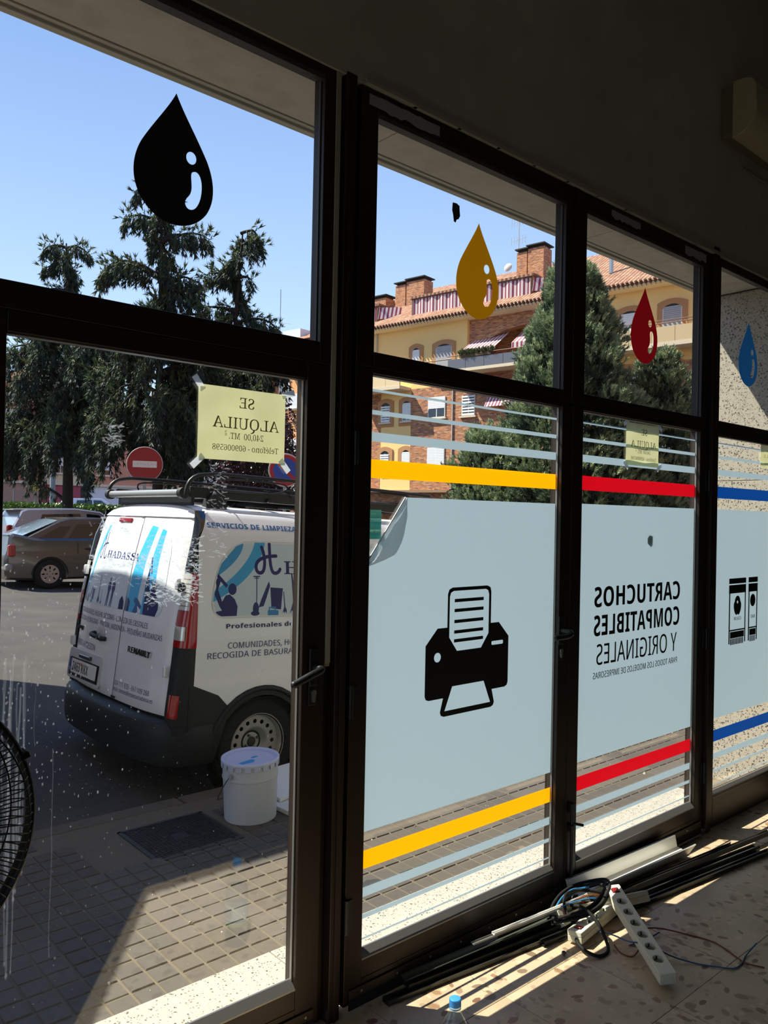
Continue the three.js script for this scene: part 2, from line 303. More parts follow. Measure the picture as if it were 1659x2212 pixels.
// ================================================================ VINYL AND PAPER ON THE GLASS
const ZV = .0012;
const flat = (s, z = ZV, seg = 16) => new THREE.ShapeGeometry(s, seg).translate(0, 0, z);
const font = { b: await new FontLoader().loadAsync('fonts/droid/droid_sans_bold.typeface.json'), r: await new FontLoader().loadAsync('fonts/droid/droid_sans_regular.typeface.json') };
function letters(str, f, x0, x1, y0, y1, depth = .0006) { // text fitted to a box, reading from outside
  const g = new TextGeometry(str, { font: font[f], size: 1, depth: 1, curveSegments: 5, bevelEnabled: false });
  g.computeBoundingBox(); const b = g.boundingBox;
  g.translate(-b.min.x, -b.min.y, 0); g.scale((x1 - x0) / (b.max.x - b.min.x), (y1 - y0) / (b.max.y - b.min.y), depth);
  g.rotateY(Math.PI); g.translate(x1, y0, ZV + .0004 + depth); return clean(g);
}
{
  const drop = () => {
    const s = new THREE.Shape(); s.moveTo(0, .182);
    s.bezierCurveTo(.022, .135, .062, .085, .098, .022); s.bezierCurveTo(.125, -.03, .128, -.085, .1, -.13); s.bezierCurveTo(.07, -.172, .03, -.184, 0, -.184);
    s.bezierCurveTo(-.03, -.184, -.07, -.172, -.1, -.13); s.bezierCurveTo(-.128, -.085, -.125, -.03, -.098, .022); s.bezierCurveTo(-.062, .085, -.022, .135, 0, .182);
    const c = new THREE.Path(); c.absellipse(.049, .016, .0155, .0175, 0, TAU, true); s.holes.push(c);
    const q = new THREE.Path(); q.moveTo(.052, -.024); q.bezierCurveTo(.066, -.012, .08, -.022, .083, -.05); q.bezierCurveTo(.085, -.08, .078, -.105, .066, -.12); q.bezierCurveTo(.054, -.134, .036, -.132, .033, -.115); q.bezierCurveTo(.032, -.1, .045, -.097, .05, -.08); q.bezierCurveTo(.056, -.062, .046, -.035, .052, -.024); s.holes.push(q);
    return flat(s, ZV, 24);
  };
  const dg = drop();
  for (const [x, y, m, w] of [[1.016, 2.611, M.vinylBlack, 'black ink-drop sticker on the upper pane above the first door'], [2.27, 2.573, M.yellow, 'amber ink-drop sticker on the upper pane above the printer picture'], [3.46, 2.571, M.red, 'dark red ink-drop sticker on the upper pane in front of the conifer'], [4.57, 2.598, M.cyanBlue, 'blue ink-drop sticker on the upper pane in front of the granite pier']]) {
    const o = one('drop_sticker', dg, m, w, 'sticker', 'ink-drop stickers on the upper panes'); o.position.set(x, y, 0);
  }
  // bands and stripes
  const panes = [['yellow', M.yellow, 1.732, 2.784, 0], ['red', M.red, 2.935, 3.976, .004], ['blue', M.blue, 4.173, 4.999, .006]];
  const strip = (x0, x1, y0, y1) => flat(poly([[x0, y0], [x1, y0], [x1, y1], [x0, y1]]));
  for (const [c, m, x0, x1, dy] of panes) {
    one('color_band', strip(x0, x1, 1.758 + dy, 1.8212 + dy), m, `broad ${c} band across the glass just above the frosted film`, 'sticker', 'coloured bands on the shopfront glass');
    one('color_band', strip(x0, x1, .4371 + dy, .4991 + dy), m, `broad ${c} band across the glass below the frosted film`, 'sticker', 'coloured bands on the shopfront glass');
    const st = [[1.8818, 1.9137, 'wide pale frosted stripe next above the upper C band'], [1.9733, 1.9885, 'narrow pale frosted stripe, middle one of three above the upper C band'], [2.0511, 2.0596, 'thinnest pale frosted stripe, topmost of three above the upper C band'], [.3424, .3745, 'wide pale frosted stripe next below the lower C band'], [.2694, .2849, 'narrow pale frosted stripe, middle one of three below the lower C band'], [.1994, .2056, 'thinnest pale frosted stripe, lowest of three below the lower C band']];
    for (const [a, b, l] of st) one('frosted_stripe', strip(x0, x1, a + dy, b + dy), M.frost, l.replace(' C ', ' ' + c + ' '), 'sticker', 'frosted stripes on the shopfront glass');
  }
  // frosted films with their pictures and words
  const fB = thing('frosted_film', 'large frosted film with a black printer picture and a peeled top corner', 'window film', [0, 0, 0], 0, 'frosted films on the shopfront glass');
  mesh(fB, 'film', flat(poly([[1.732, .5614], [2.784, .5614], [2.784, 1.6968], [1.913, 1.6968], [1.752, 1.48], [1.732, 1.462]])), M.frost);
  { // the peeled corner, folded back and wrinkled
    const a = V(1.913, 1.6968, 0), b = V(1.732, 1.462, 0), dir = b.clone().sub(a), n = V(dir.y, -dir.x, 0).normalize().multiplyScalar(-1); if (n.x < 0) n.multiplyScalar(-1);
    const g = surf(22, 12, (u, v) => {
      const w = .092 * Math.sin(Math.PI * Math.min(1, u * .98 + .01)) ** .6 * (u < .62 ? lerp(.75, 1, u / .62) : lerp(1, .6, (u - .62) / .38));
      const p = a.clone().addScaledVector(dir, u).addScaledVector(n, v * w - .0015 * Math.sin(v * 3.1));
      const wr = .006 * noise.noise(u * 9, v * 4, 3.1) + .004 * noise.noise(u * 23, v * 9, 8);
      return [p.x, p.y, ZV + .0015 + .012 * Math.sin(Math.PI * Math.min(1, v * 1.05)) * (1 - v * .55) + Math.max(-.0008, wr) * v];
    });
    mesh(fB, 'peeled_corner', g, film(0xe4ecf0, .35));
    mesh(fB, 'fold_edge', tube([[1.913, 1.6968, ZV + .003], [1.86, 1.628, ZV + .004], [1.80, 1.55, ZV + .004], [1.734, 1.464, ZV + .003]], .0028, 20, 6), S(0xf2f5f6, .5));
  }
  { // printer picture
    const P = new THREE.Group(); P.name = 'printer_picture'; fB.add(P);
    const s = poly([[2.028, 1.163], [2.088, 1.222], [2.139, 1.222], [2.139, 1.345], [2.146, 1.362], [2.163, 1.369], [2.358, 1.369], [2.376, 1.362], [2.382, 1.345], [2.382, 1.222], [2.43, 1.222], [2.49, 1.163], [2.49, .98], [2.484, .968], [2.47, .963], [2.394, .963], [2.409, .912], [2.404, .9], [2.39, .894], [2.128, .894], [2.113, .9], [2.108, .912], [2.123, .963], [2.048, .963], [2.034, .968], [2.028, .98]]);
    s.holes.push(poly([[2.15, 1.184], [2.15, 1.335], [2.156, 1.35], [2.17, 1.356], [2.35, 1.356], [2.363, 1.35], [2.369, 1.335], [2.369, 1.184], [2.327, 1.131], [2.193, 1.131]]));
    s.holes.push(poly([[2.171, 1.001], [2.346, 1.001], [2.386, .914], [2.132, .914]]));
    const c = new THREE.Path(); c.absarc(2.09, 1.116, .0175, 0, TAU, true); s.holes.push(c);
    s.holes.push(roundRect(2.388, 1.135, 2.457, 1.15, .006, new THREE.Path()));
    mesh(P, 'printer_outline', flat(s, ZV + .0006), M.vinylBlack);
    for (const y of [1.3195, 1.2825, 1.2415, 1.2025, 1.1695]) mesh(P, 'printed_line', flat(poly([[2.176, y - .0062], [2.338, y - .0062], [2.338, y + .0062], [2.176, y + .0062]]), ZV + .0006), M.vinylBlack);
  }
  const fC = thing('frosted_film', 'large frosted film with black lettering about cartridges', 'window film', [0, 0, 0], 0, 'frosted films on the shopfront glass');
  mesh(fC, 'film', flat(poly([[2.935, .566], [3.976, .566], [3.976, 1.7016], [2.935, 1.7016]])), M.frost);
  mesh(fC, 'lettering', letters('CARTUCHOS', 'b', 3.082, 3.84, 1.238, 1.331), M.vinylBlack);
  mesh(fC, 'lettering', letters('COMPATIBLES', 'b', 3.082, 3.838, 1.108, 1.203), M.vinylBlack);
  mesh(fC, 'lettering', letters('Y ORIGINALES', 'r', 3.106, 3.815, .977, 1.072), M.vinylBlack);
  mesh(fC, 'lettering', letters('PARA TODOS LOS MODELOS DE IMPRESORAS', 'r', 3.081, 3.822, .917, .946), M.vinylBlack);
  const fD = thing('frosted_film', 'large frosted film with two black ink cartridge pictures', 'window film', [0, 0, 0], 0, 'frosted films on the shopfront glass');
  mesh(fD, 'film', flat(poly([[4.173, .568], [4.999, .568], [4.999, 1.703], [4.173, 1.703]])), M.frost);
  const cart = (x0, x1, label, logo) => {
    const P = new THREE.Group(); P.name = 'cartridge_picture'; fD.add(P);
    const R = (a, b, c, d) => flat(poly([[a, c], [b, c], [b, d], [a, d]]), ZV + .0006);
    const t = .012, g = [R(x0, x1, 1.291, 1.321), R(x0, x1, 1.237, 1.284), R(x0 + .002, x0 + t + .004, .956, 1.237), R(x1 - t - .002, x1 - .001, .956, 1.237), R(x0 + t + .004, x1 - t - .002, 1.026, 1.034), R(x0 + .02, x1 - .018, .986, 1.022)];
    const w = (x1 - x0 - .044) / 9; for (let i = 0; i < 9; i++) g.push(R(x0 + .022 + i * w, x0 + .022 + (i + .72) * w, .95, .984));
    mesh(P, 'cartridge_body', g, M.vinylBlack);
    mesh(P, 'cartridge_emblem', logo, M.vinylBlack);
    mesh(P, 'lettering', letters(label, 'r', (x0 + x1) / 2 - (x1 - x0) * .2, (x0 + x1) / 2 + (x1 - x0) * .22, 1.085, 1.104), M.vinylBlack);
  };
  const lens = (cx, cy, rx, ry, a) => { const s = new THREE.Shape(); s.absellipse(cx, cy, rx, ry, 0, TAU, false, a); return flat(s, ZV + .0007, 20); };
  const tri = (() => { const s = new THREE.Shape(); s.absarc(4.487, 1.188, .034, 0, TAU); return s; })();
  for (const [x, y] of [[4.487, 1.186], [4.472, 1.163], [4.502, 1.163]]) { const h = new THREE.Path(); h.absarc(x, y, .008, 0, TAU, true); if (y > 1.17) tri.holes.push(h); }
  cart(4.382, 4.591, 'COLOR', MG([flat(tri, ZV + .0007, 20), lens(4.466, 1.152, .022, .04, .35), lens(4.508, 1.152, .022, .04, -.35)]));
  cart(4.622, 4.742, 'BLACK', lens(4.68, 1.187, .034, .036, 0));
  // paper notices, print facing the street
  const paper = (faded) => canvas(1024, 740, (g, w, h) => {
    g.fillStyle = '#ebe9b4'; g.fillRect(0, 0, w, h); blotch(g, w, h, 60, ['#e3e1a9', '#f0eebd', '#e0dea6'], 30, 180, .4); speckle(g, w, h, 700, ['#c5c484', '#e6e6b4'], .8, 2.4, .4);
    const ink = faded ? '#a99a55' : '#3a3416';
    g.fillStyle = ink; g.textAlign = 'center'; g.textBaseline = 'alphabetic';
    const T = (t, x, y, px, wd) => { g.save(); g.font = px + 'px serif'; const k = wd / g.measureText(t).width; g.translate(x, y); g.scale(k, 1); g.fillText(t, 0, 0); g.restore(); };
    T('SE', 468, 196, 150, 190); T('ALQUILA', 470, 412, 160, 790); T('240,00  MT.', 470, 520, 88, 420); T('2', 712, 480, 54, 30); g.fillRect(698, 488, 28, 3); T('Teléfono - 609006598', 470, 640, 82, 790);
  });
  const notice = (x, y, w, h, rot, label, faded, tapes) => {
    const t = thing('paper_notice', label, 'paper sign', [x, y, 0], 0, 'paper notices taped to the glass');
    const mat = PH({ map: paper(faded), roughness: .95, transmission: .5, thickness: 0, side: THREE.DoubleSide });
    const g = surf(16, 12, (u, v) => [(.5 - u) * w, (v - .5) * h, .0035 + .0022 * noise.noise(u * 3, v * 3, x) + .0014 * Math.sin(u * 9 + x), u, v], true); g.rotateZ(rot);
    mesh(t, 'sheet', g, mat);
    for (const [tx, ty, a] of tapes) { const q = box(.048, .019, .0005, 0, 0, 0); q.rotateZ(a); q.translate(tx, ty, .0068); mesh(t, 'tape', q, M.tape); }
  };
  notice(1.25, 1.89, .296, .213, 0, 'yellow SE ALQUILA paper notice taped to the first door, fully lit from behind', false, [[-.149, .108, -.9], [.157, .109, .32], [-.149, -.114, .75], [.148, -.113, -.85]]);
  notice(3.459, 1.994, .292, .2, 0, 'yellow SE ALQUILA paper notice taped over the stripes above the red band', false, [[-.15, .098, .5], [.15, .096, -.5], [-.148, -.102, -.7], [.148, -.1, .7]]);
  notice(4.892, 2.028, .292, .134, 0, 'brownish paper notice at the edge of the glass above the blue band', true, []);
  // other marks on the glass
  { // scrap of old black adhesive on the upper pane
    const pts = [[-.016, .034], [.004, .036], [.02, .03], [.021, .012], [.024, -.006], [.016, -.02], [.006, -.024], [.001, -.036], [-.008, -.034], [-.012, -.012], [-.018, .006]];
    const g = ext(poly(pts), .0015); const o = one('adhesive_scrap', g, S(0x23231f, .8), 'ragged black scrap of old adhesive stuck high on the glass beside the amber drop', 'sticker'); o.position.set(2.14, 2.76, ZV);
  }
  { // teal sticker on the outside by the peeled corner
    const tex = canvas(128, 256, (g, w, h) => { g.fillStyle = '#4f9c8d'; g.fillRect(0, 0, w, h); g.fillStyle = '#3c8a86'; g.fillRect(0, 60, w, 190); g.fillStyle = '#8cc3ac'; g.fillRect(0, 72, w, 5); g.fillRect(0, 84, w, 4); g.fillRect(0, 96, w, 4); g.fillStyle = '#7fb89f'; g.fillRect(6, 172, w - 12, 34); g.fillStyle = '#347c7a'; for (let i = 0; i < 12; i++) g.fillRect(6 + i * 10, 206 - rr(8, 26), 8, 30); });
    const o = one('teal_sticker', flat(poly([[-.03, -.05], [.03, -.05], [.03, .05], [-.03, .05]]), -.004), PH({ map: tex, roughness: .7, transmission: .4, thickness: 0, side: THREE.DoubleSide }), 'small teal striped sticker on the glass at the peeled corner of the film', 'sticker'); o.position.set(1.779, 1.6, 0);
    const p = o.geometry.attributes.position, u = o.geometry.attributes.uv; for (let i = 0; i < p.count; i++) u.setXY(i, (p.getX(i) + .03) / .06, (p.getY(i) + .05) / .1);
  }
  for (const [x, y, l] of [[3.545, 1.545, 'small green leaf-like scrap pressed on the outside of the frosted lettering film'], [4.915, 1.553, 'small green square scrap at the edge of the film with the cartridges']]) {
    const n = 9, pts = []; for (let i = 0; i < n; i++) { const a = i / n * 6.283, r = rr(.022, .036); pts.push([Math.cos(a) * r * .8, Math.sin(a) * r]); }
    const o = one('green_scrap', ext(poly(pts), .002).translate(0, 0, -.006), S(0x3f8a55, .8), l, 'scrap'); o.position.set(x, y, 0);
  }
  // dried splashes and drips on the first door's glass
  const dirt = canvas(1024, 2048, (g, w, h) => {
    g.clearRect(0, 0, w, h);
    const px = (x) => (x - .58) / .883 * w, py = (y) => (2.053 - y) / 1.887 * h; // metres to pixels
    g.fillStyle = 'rgba(205,210,220,1)'; g.strokeStyle = 'rgba(200,206,216,1)'; g.lineCap = 'round';
    for (let i = 0; i < 420; i++) { const x = .58 + rnd() * rnd() * .45, y = 1.15 + rr(-.5, .5) * rr(.3, 1); g.globalAlpha = rr(.08, .3); g.beginPath(); g.ellipse(px(x), py(y), rr(.8, 3), rr(.8, 4.5), 0, 0, 6.3); g.fill(); }
    for (let i = 0; i < 110; i++) { const x = .6 + rnd() * .85, y = rr(.3, 1.2); g.globalAlpha = rr(.08, .3); g.beginPath(); g.ellipse(px(x), py(y), rr(.6, 2), rr(.6, 3), 0, 0, 6.3); g.fill(); }
    for (let i = 0; i < 20; i++) { // drips
      let x = px(.585 + .16 * rnd() * rnd() + .015), y = py(rr(1.28, .95)); const len = rr(150, 620), wd = rr(2, 6); g.globalAlpha = rr(.05, .13); g.lineWidth = wd; g.beginPath(); g.moveTo(x, y); for (let k = 0; k < 8; k++) { x += rr(-3, 3); y += len / 8; g.lineTo(x, y); } g.stroke(); g.beginPath(); g.ellipse(x, y, wd * .7, wd * 1.4, 0, 0, 6.3); g.fill(); }
    // scraped-off remains of a label: over the van's corner and its roof
    const smear = (x0, x1, y0, y1, n, a) => { for (let i = 0; i < n; i++) { const x = px(rr(x0, x1)), y = py(rr(y0, y1)), q = rr(-.6, .9); g.globalAlpha = a * rr(.25, 1); g.lineWidth = rr(1, 4); g.beginPath(); g.moveTo(x, y); g.lineTo(x + Math.cos(q) * rr(4, 22), y + Math.sin(q) * rr(4, 22)); g.stroke(); } };
    smear(.955, 1.12, 1.37, 1.56, 620, .6); smear(.8, .98, 1.43, 1.6, 160, .3); smear(.8, .97, 1.475, 1.515, 170, .7); smear(1.14, 1.2, 1.5, 1.78, 120, .35); smear(.83, .9, 1.57, 1.615, 90, .7); smear(.83, .88, 1.8, 1.86, 60, .3);
    g.globalAlpha = 1;
  });
  dirt.wrapS = dirt.wrapT = THREE.ClampToEdgeWrapping;
  const dm = PH({ map: dirt, transparent: true, roughness: 1, transmission: .65, thickness: 0 });
  mesh(doorA, 'dried_splashes', bxPlane(.58, 1.463, .166, 2.053, -.0042), dm).userData.label = 'dried white drips and scraped label remains on the glass';
}
function bxPlane(x0, x1, y0, y1, z) { return new THREE.PlaneGeometry(x1 - x0, y1 - y0).translate((x0 + x1) / 2, (y0 + y1) / 2, z); }
// ================================================================ THINGS INSIDE
M.cream = S(0xd8d3bd, .5);
M.socket = S(0x9c9a86, .6);
M.switchRed = PH({ color: 0x8c0f10, roughness: .25, clearcoat: .6 });
M.alu = S(0xd9d8d4, .3, { metalness: .75 });
M.darkAlu = S(0x4a4a44, .35, { metalness: .6 });
// ---- power strips: a long body with a row of sockets and a red rocker switch
function powerStrip(label, n, len) {
  const t = thing('power_strip', label, 'power strip', [0, 0, 0], 0, 'power strips in the heap of cables');
  const w = .058, h = .042, pitch = .066, s0 = len / 2 - .105;
  const top = roundRect(-w / 2, -len / 2, w / 2, len / 2, .004);
  const holes = []; for (let i = 0; i < n; i++) { const y = s0 - i * pitch; if (y < -len / 2 + .03) break; const p = new THREE.Path(); p.absarc(0, y, .0215, 0, TAU, true); top.holes.push(p); holes.push(y); }
  const lid = ext(top, .016, .0015, 14); lid.rotateX(-Math.PI / 2); lid.translate(0, h - .016, 0);
  mesh(t, 'body', [lid, bx(-w / 2 - .0015, w / 2 + .0015, 0, h - .017, -len / 2 - .0015, len / 2 + .0015, .004)], M.cream);
  const well = lathe([[.0001, 0], [.0205, 0], [.0215, .0165], [.0212, .0165]], 22);
  const pin = MG([new THREE.CylinderGeometry(.0026, .0026, .002, 8).translate(.0095, .001, 0), new THREE.CylinderGeometry(.0026, .0026, .002, 8).translate(-.0095, .001, 0), box(.004, .012, .006, 0, .008, .0185), box(.004, .012, .006, 0, .008, -.0185)]);
  for (const y of holes) { const s = mesh(t, 'socket', well, M.socket); s.position.set(0, h - .0165, -y); mesh(s, 'contact', pin, M.black); }
  mesh(t, 'switch_frame', bx(-.016, .016, h - .004, h + .003, -len / 2 + .022, -len / 2 + .052, .002), M.blackPlastic);
  const sw = box(.026, .008, .024, 0, 0, 0, .003); sw.rotateX(.14); sw.translate(0, h + .003, -len / 2 + .037); mesh(t, 'switch', sw, M.switchRed);
  return t;
}
const yUp = V(0, 1, 0);
function lay(o, a, b, roll = 0) { // put a strip's ends (switch end at a) on the points a and b
  a = V(...a); b = V(...b); const z = b.clone().sub(a).normalize(), x = new THREE.Vector3().crossVectors(yUp, z).normalize(), y = new THREE.Vector3().crossVectors(z, x);
  o.quaternion.setFromRotationMatrix(new THREE.Matrix4().makeBasis(x, y, z)); o.rotateZ(roll); o.position.copy(a).add(b).multiplyScalar(.5);
}
{
  const a = powerStrip('cream power strip lying on top of the cable heap, its row of sockets facing up', 6, .51); lay(a, [2.915, .088, .225], [2.625, .012, .635], .1);
  const b = powerStrip('cream power strip under the heap, red switch towards the glass bottle side', 4, .36); lay(b, [2.62, .012, .262], [2.94, .01, .215], -.1);
  const c = powerStrip('cream power strip tilted on its side beneath the black cable coil', 4, .34); lay(c, [2.67, .03, .135], [2.95, .03, .12], .9);
  const d = powerStrip('cream power strip poking out to the right behind the top strip', 4, .34); lay(d, [2.78, .02, .17], [3.1, .02, .27], -.5);
}
{ // black cable coil
  const pts = []; for (let i = 0; i <= 90; i++) { const q = i / 90 * 6.283 * 4.2, k = i / 90; pts.push([2.775 + Math.cos(q) * (.15 + .02 * Math.sin(k * 9)), .075 + .03 * Math.sin(q + 1.2) + .022 * k + .006 * Math.sin(q * 3), .165 + Math.sin(q) * (.075 + .012 * Math.cos(k * 13))]); }
  one('cable_coil', [tube(pts, .0062, 420, 7), tube([[2.9, .09, .2], [2.85, .1, .16], [2.78, .105, .12], [2.7, .1, .14], [2.66, .06, .2], [2.68, .02, .27]], .0062, 50, 7)].reduce((a, b) => MG([a, b])), M.rubber, 'coil of thick black cable looped over the cream power strips', 'cable');
  one('power_cable', tube([[2.615, .026, .262], [2.585, .03, .285], [2.575, .018, .33], [2.6, .0075, .372], [2.66, .0075, .372], [2.7, .03, .33], [2.715, .07, .28], [2.715, .095, .22], [2.72, .08, .16]], .0065, 80, 8), M.rubber, 'black flex looping out of the end of the lower power strip', 'cable');
  one('power_cable', tube([[2.66, .05, .14], [2.6, .035, .13], [2.56, .012, .16], [2.57, .007, .205], [2.61, .007, .215], [2.63, .007, .2]], .005, 60, 8), M.rubber, 'thin black flex curling on the floor left of the heap', 'cable');
  const wire = (c, l, pts, r = .0026) => one('loose_wire', tube(pts, r, pts.length * 10, 6), S(c, .5), l, 'wire');
  wire(0x7e3a24, 'rust-brown wire arching over the floor to the far right of the heap', [[2.72, .004, .36], [2.69, .004, .41], [2.71, .004, .45], [2.79, .03, .44], [2.87, .03, .4], [2.94, .02, .42], [3.01, .004, .49], [3.04, .004, .6], [3.0, .004, .71], [2.99, .004, .745], [3.015, .003, .8]]);
  wire(0x2a5a86, 'blue wire crossing the lower sockets and ending in a frayed tip on the right', [[2.73, .02, .28], [2.71, .045, .36], [2.69, .06, .44], [2.73, .06, .5], [2.79, .02, .55], [2.84, .004, .62], [2.885, .004, .69], [2.92, .004, .73], [2.97, .004, .735], [3.04, .004, .72], [3.13, .02, .72]]);
  wire(0x30507e, 'short blue wire end on the floor just right of the top strip', [[2.76, .004, .4], [2.82, .004, .41], [2.87, .004, .42], [2.93, .012, .43]]);
  wire(0x2f86c4, 'bright blue wire knotted along the top of the black coil', [[2.66, .08, .13], [2.72, .1, .12], [2.78, .11, .12], [2.83, .105, .13], [2.86, .11, .15]], .003);
  wire(0xa2542c, 'orange-brown wire running through the middle of the black coil', [[2.67, .085, .16], [2.74, .095, .165], [2.81, .1, .18], [2.88, .085, .2], [2.95, .04, .25]]);
  wire(0x3d93cf, 'bright blue wire lying across the middle of the coil', [[2.66, .09, .155], [2.73, .098, .175], [2.81, .096, .2], [2.86, .08, .23]]);
}
// ---- dismantled aluminium sections on the floor
function lay2(g, a, b, roll = 0) { // g runs along +x from 0; put it from a to b
  const A = V(...a), B = V(...b), x = B.clone().sub(A).normalize(), z = new THREE.Vector3().crossVectors(x, yUp).normalize(), y = new THREE.Vector3().crossVectors(z, x);
  g.rotateX(roll); g.applyMatrix4(new THREE.Matrix4().makeBasis(x, y, z).setPosition(A)); return g;
}
const prof = (zy, L) => sweepX(zy, 0, L);
const dist = (a, b) => V(...a).distanceTo(V(...b));
function section(name, label, m, zy, a, b, roll = 0) { return one(name, lay2(prof(zy, dist(a, b)), a, b, roll), m, label, 'metal section', 'dismantled metal sections on the floor'); }
const C = (w, h, t) => [[-w, 0], [w, 0], [w, h], [w - t, h], [w - t, t], [-w + t, t], [-w + t, h], [-w, h]];
const lipC = (w, h, t) => [[-w, 0], [w, 0], [w, h], [w - 3 * t, h], [w - 3 * t, h - t], [w - t, h - t], [w - t, t], [-w + t, t], [-w + t, h - t], [-w + 3 * t, h - t], [-w + 3 * t, h], [-w, h]];
section('light_trough', 'white open trough with splayed sides lying beside the door, nearest the glass', S(0xe9e6dc, .3, { metalness: .25 }), [[-.062, .052], [-.048, .056], [-.03, .006], [.03, .006], [.056, .06], [.062, .058], [.034, 0], [-.034, 0]], [2.845, .048, .095], [3.70, .03, .115], .12);
section('metal_section', 'dark ribbed section, lowest of the bundle and reaching furthest left', M.darkAlu, lipC(.018, .016, .002), [1.80, .001, .075], [4.02, .001, .345]);
section('metal_section', 'dark flat section in the middle of the bundle under the curved tray', M.darkAlu, lipC(.016, .014, .002), [1.90, .018, .07], [4.06, .018, .315], .05);
section('metal_section', 'black square section with a raised end on the right of the bundle', S(0x232321, .4, { metalness: .5 }), C(.014, .018, .002), [2.35, .034, .105], [3.93, .034, .255], .08);
section('metal_section', 'long bright-edged section along the back of the bundle running to the far right', S(0x8d8a84, .28, { metalness: .8 }), C(.012, .022, .0018), [2.6, .034, .145], [4.25, .03, .30], -.2);
section('metal_section', 'dark section along the front of the bundle ending by the right edge', S(0x33332f, .38, { metalness: .6 }), lipC(.013, .018, .002), [2.5, .004, .185], [4.08, .004, .37], .1);
{ // curved grey-green tray with a snapped edge on top
  const z = [], n = 9; for (let i = 0; i <= n; i++) { const q = -.95 + 1.7 * i / n; z.push([.036 * Math.sin(q), .034 - .034 * Math.cos(q)]); } for (let i = n; i >= 0; i--) { const q = -.95 + 1.7 * i / n; z.push([.033 * Math.sin(q), .034 - .031 * Math.cos(q) - .0002]); }
  section('cable_tray', 'curved grey-green tray lying on top of the bundle at its left end', S(0x5b6055, .45, { metalness: .45 }), z, [1.905, .034, .062], [2.78, .05, .155], -.25);
  section('metal_strip', 'thin grey strip with a broken tip lying in the curved tray', S(0xa09e98, .35, { metalness: .7 }), C(.009, .006, .0014), [2.215, .064, .088], [2.8, .07, .155]);
  section('metal_strip', 'thin white strip lying along the edge of the curved tray', S(0xeae7e2, .4), C(.008, .008, .0014), [2.315, .072, .1], [2.82, .082, .16]);
  section('metal_strip', 'small pale strip on the floor at the foot of the third pane', S(0x8b8b84, .4, { metalness: .6 }), C(.008, .008, .0014), [3.62, .001, .065], [3.99, .001, .06]);
}
one('plastic_fragment', ext(poly([[0, 0], [.01, .002], [.012, .012], [.003, .015], [-.002, .008]]), .009, .001).rotateX(-1.2).translate(2.505, .004, .285), S(0x4a3f44, .5), 'tiny dark fragment on the sunlit streak of floor before the heap', 'fragment');
// ---- water bottle
{
  const t = thing('water_bottle', 'clear plastic water bottle with a sky-blue cap in the foreground', 'bottle', [1.613, 0, .565]);
  const shell = [[.0001, .002], [.036, 0], [.0425, .006], [.043, .03], [.041, .036], [.043, .042], [.043, .08], [.0415, .085], [.043, .09], [.043, .13], [.0415, .135], [.043, .14], [.043, .195], [.042, .215], [.037, .238], [.028, .26], [.0195, .276], [.0145, .286], [.0135, .292], [.0165, .294], [.0165, .297], [.0135, .298], [.0135, .312]];
  mesh(t, 'bottle_body', lathe(shell, 48), PH({ color: 0xf4fafc, roughness: .03, transmission: 1, thickness: 0, ior: 1.45 }));
  mesh(t, 'water', lathe([[.0001, .004], [.034, .004], [.0405, .009], [.0405, .21], [.0392, .218], [.0001, .218]], 40), PH({ color: 0xeaf6fa, roughness: 0, transmission: 1, thickness: .08, ior: 1.333 }));
  const cap = [lathe([[.0001, .3195], [.0135, .3195], [.0155, .3175], [.0158, .3], [.0158, .2985], [.0001, .2985]], 40), lathe([[.0158, .2965], [.0162, .2965], [.0162, .292], [.0158, .292]], 40)];
  for (let i = 0; i < 44; i++) { const q = i / 44 * 6.283; cap.push(box(.0009, .017, .0012, 0, 0, 0).translate(.0158, .309, 0).rotateY(q)); }
  mesh(t, 'cap', cap, S(0x3f97dc, .4));
  const lab = canvas(512, 128, (g, w, h) => { g.fillStyle = '#b9cfd8'; g.fillRect(0, 0, w, h); g.fillStyle = '#5f7d8c'; g.fillRect(0, 90, w, 14); g.fillStyle = '#7fae4e'; g.fillRect(0, 110, w, 18); g.fillStyle = '#f2f6f7'; g.fillRect(20, 20, 150, 60); g.fillStyle = '#333'; for (let i = 0; i < 26; i++) g.fillRect(330 + i * 5, 20, rr(1, 3), 60); });
  mesh(t, 'paper_label', new THREE.CylinderGeometry(.0436, .0436, .075, 40, 1, true).translate(0, .12, 0), new THREE.MeshStandardMaterial({ map: lab, roughness: .6, side: THREE.DoubleSide }));
}
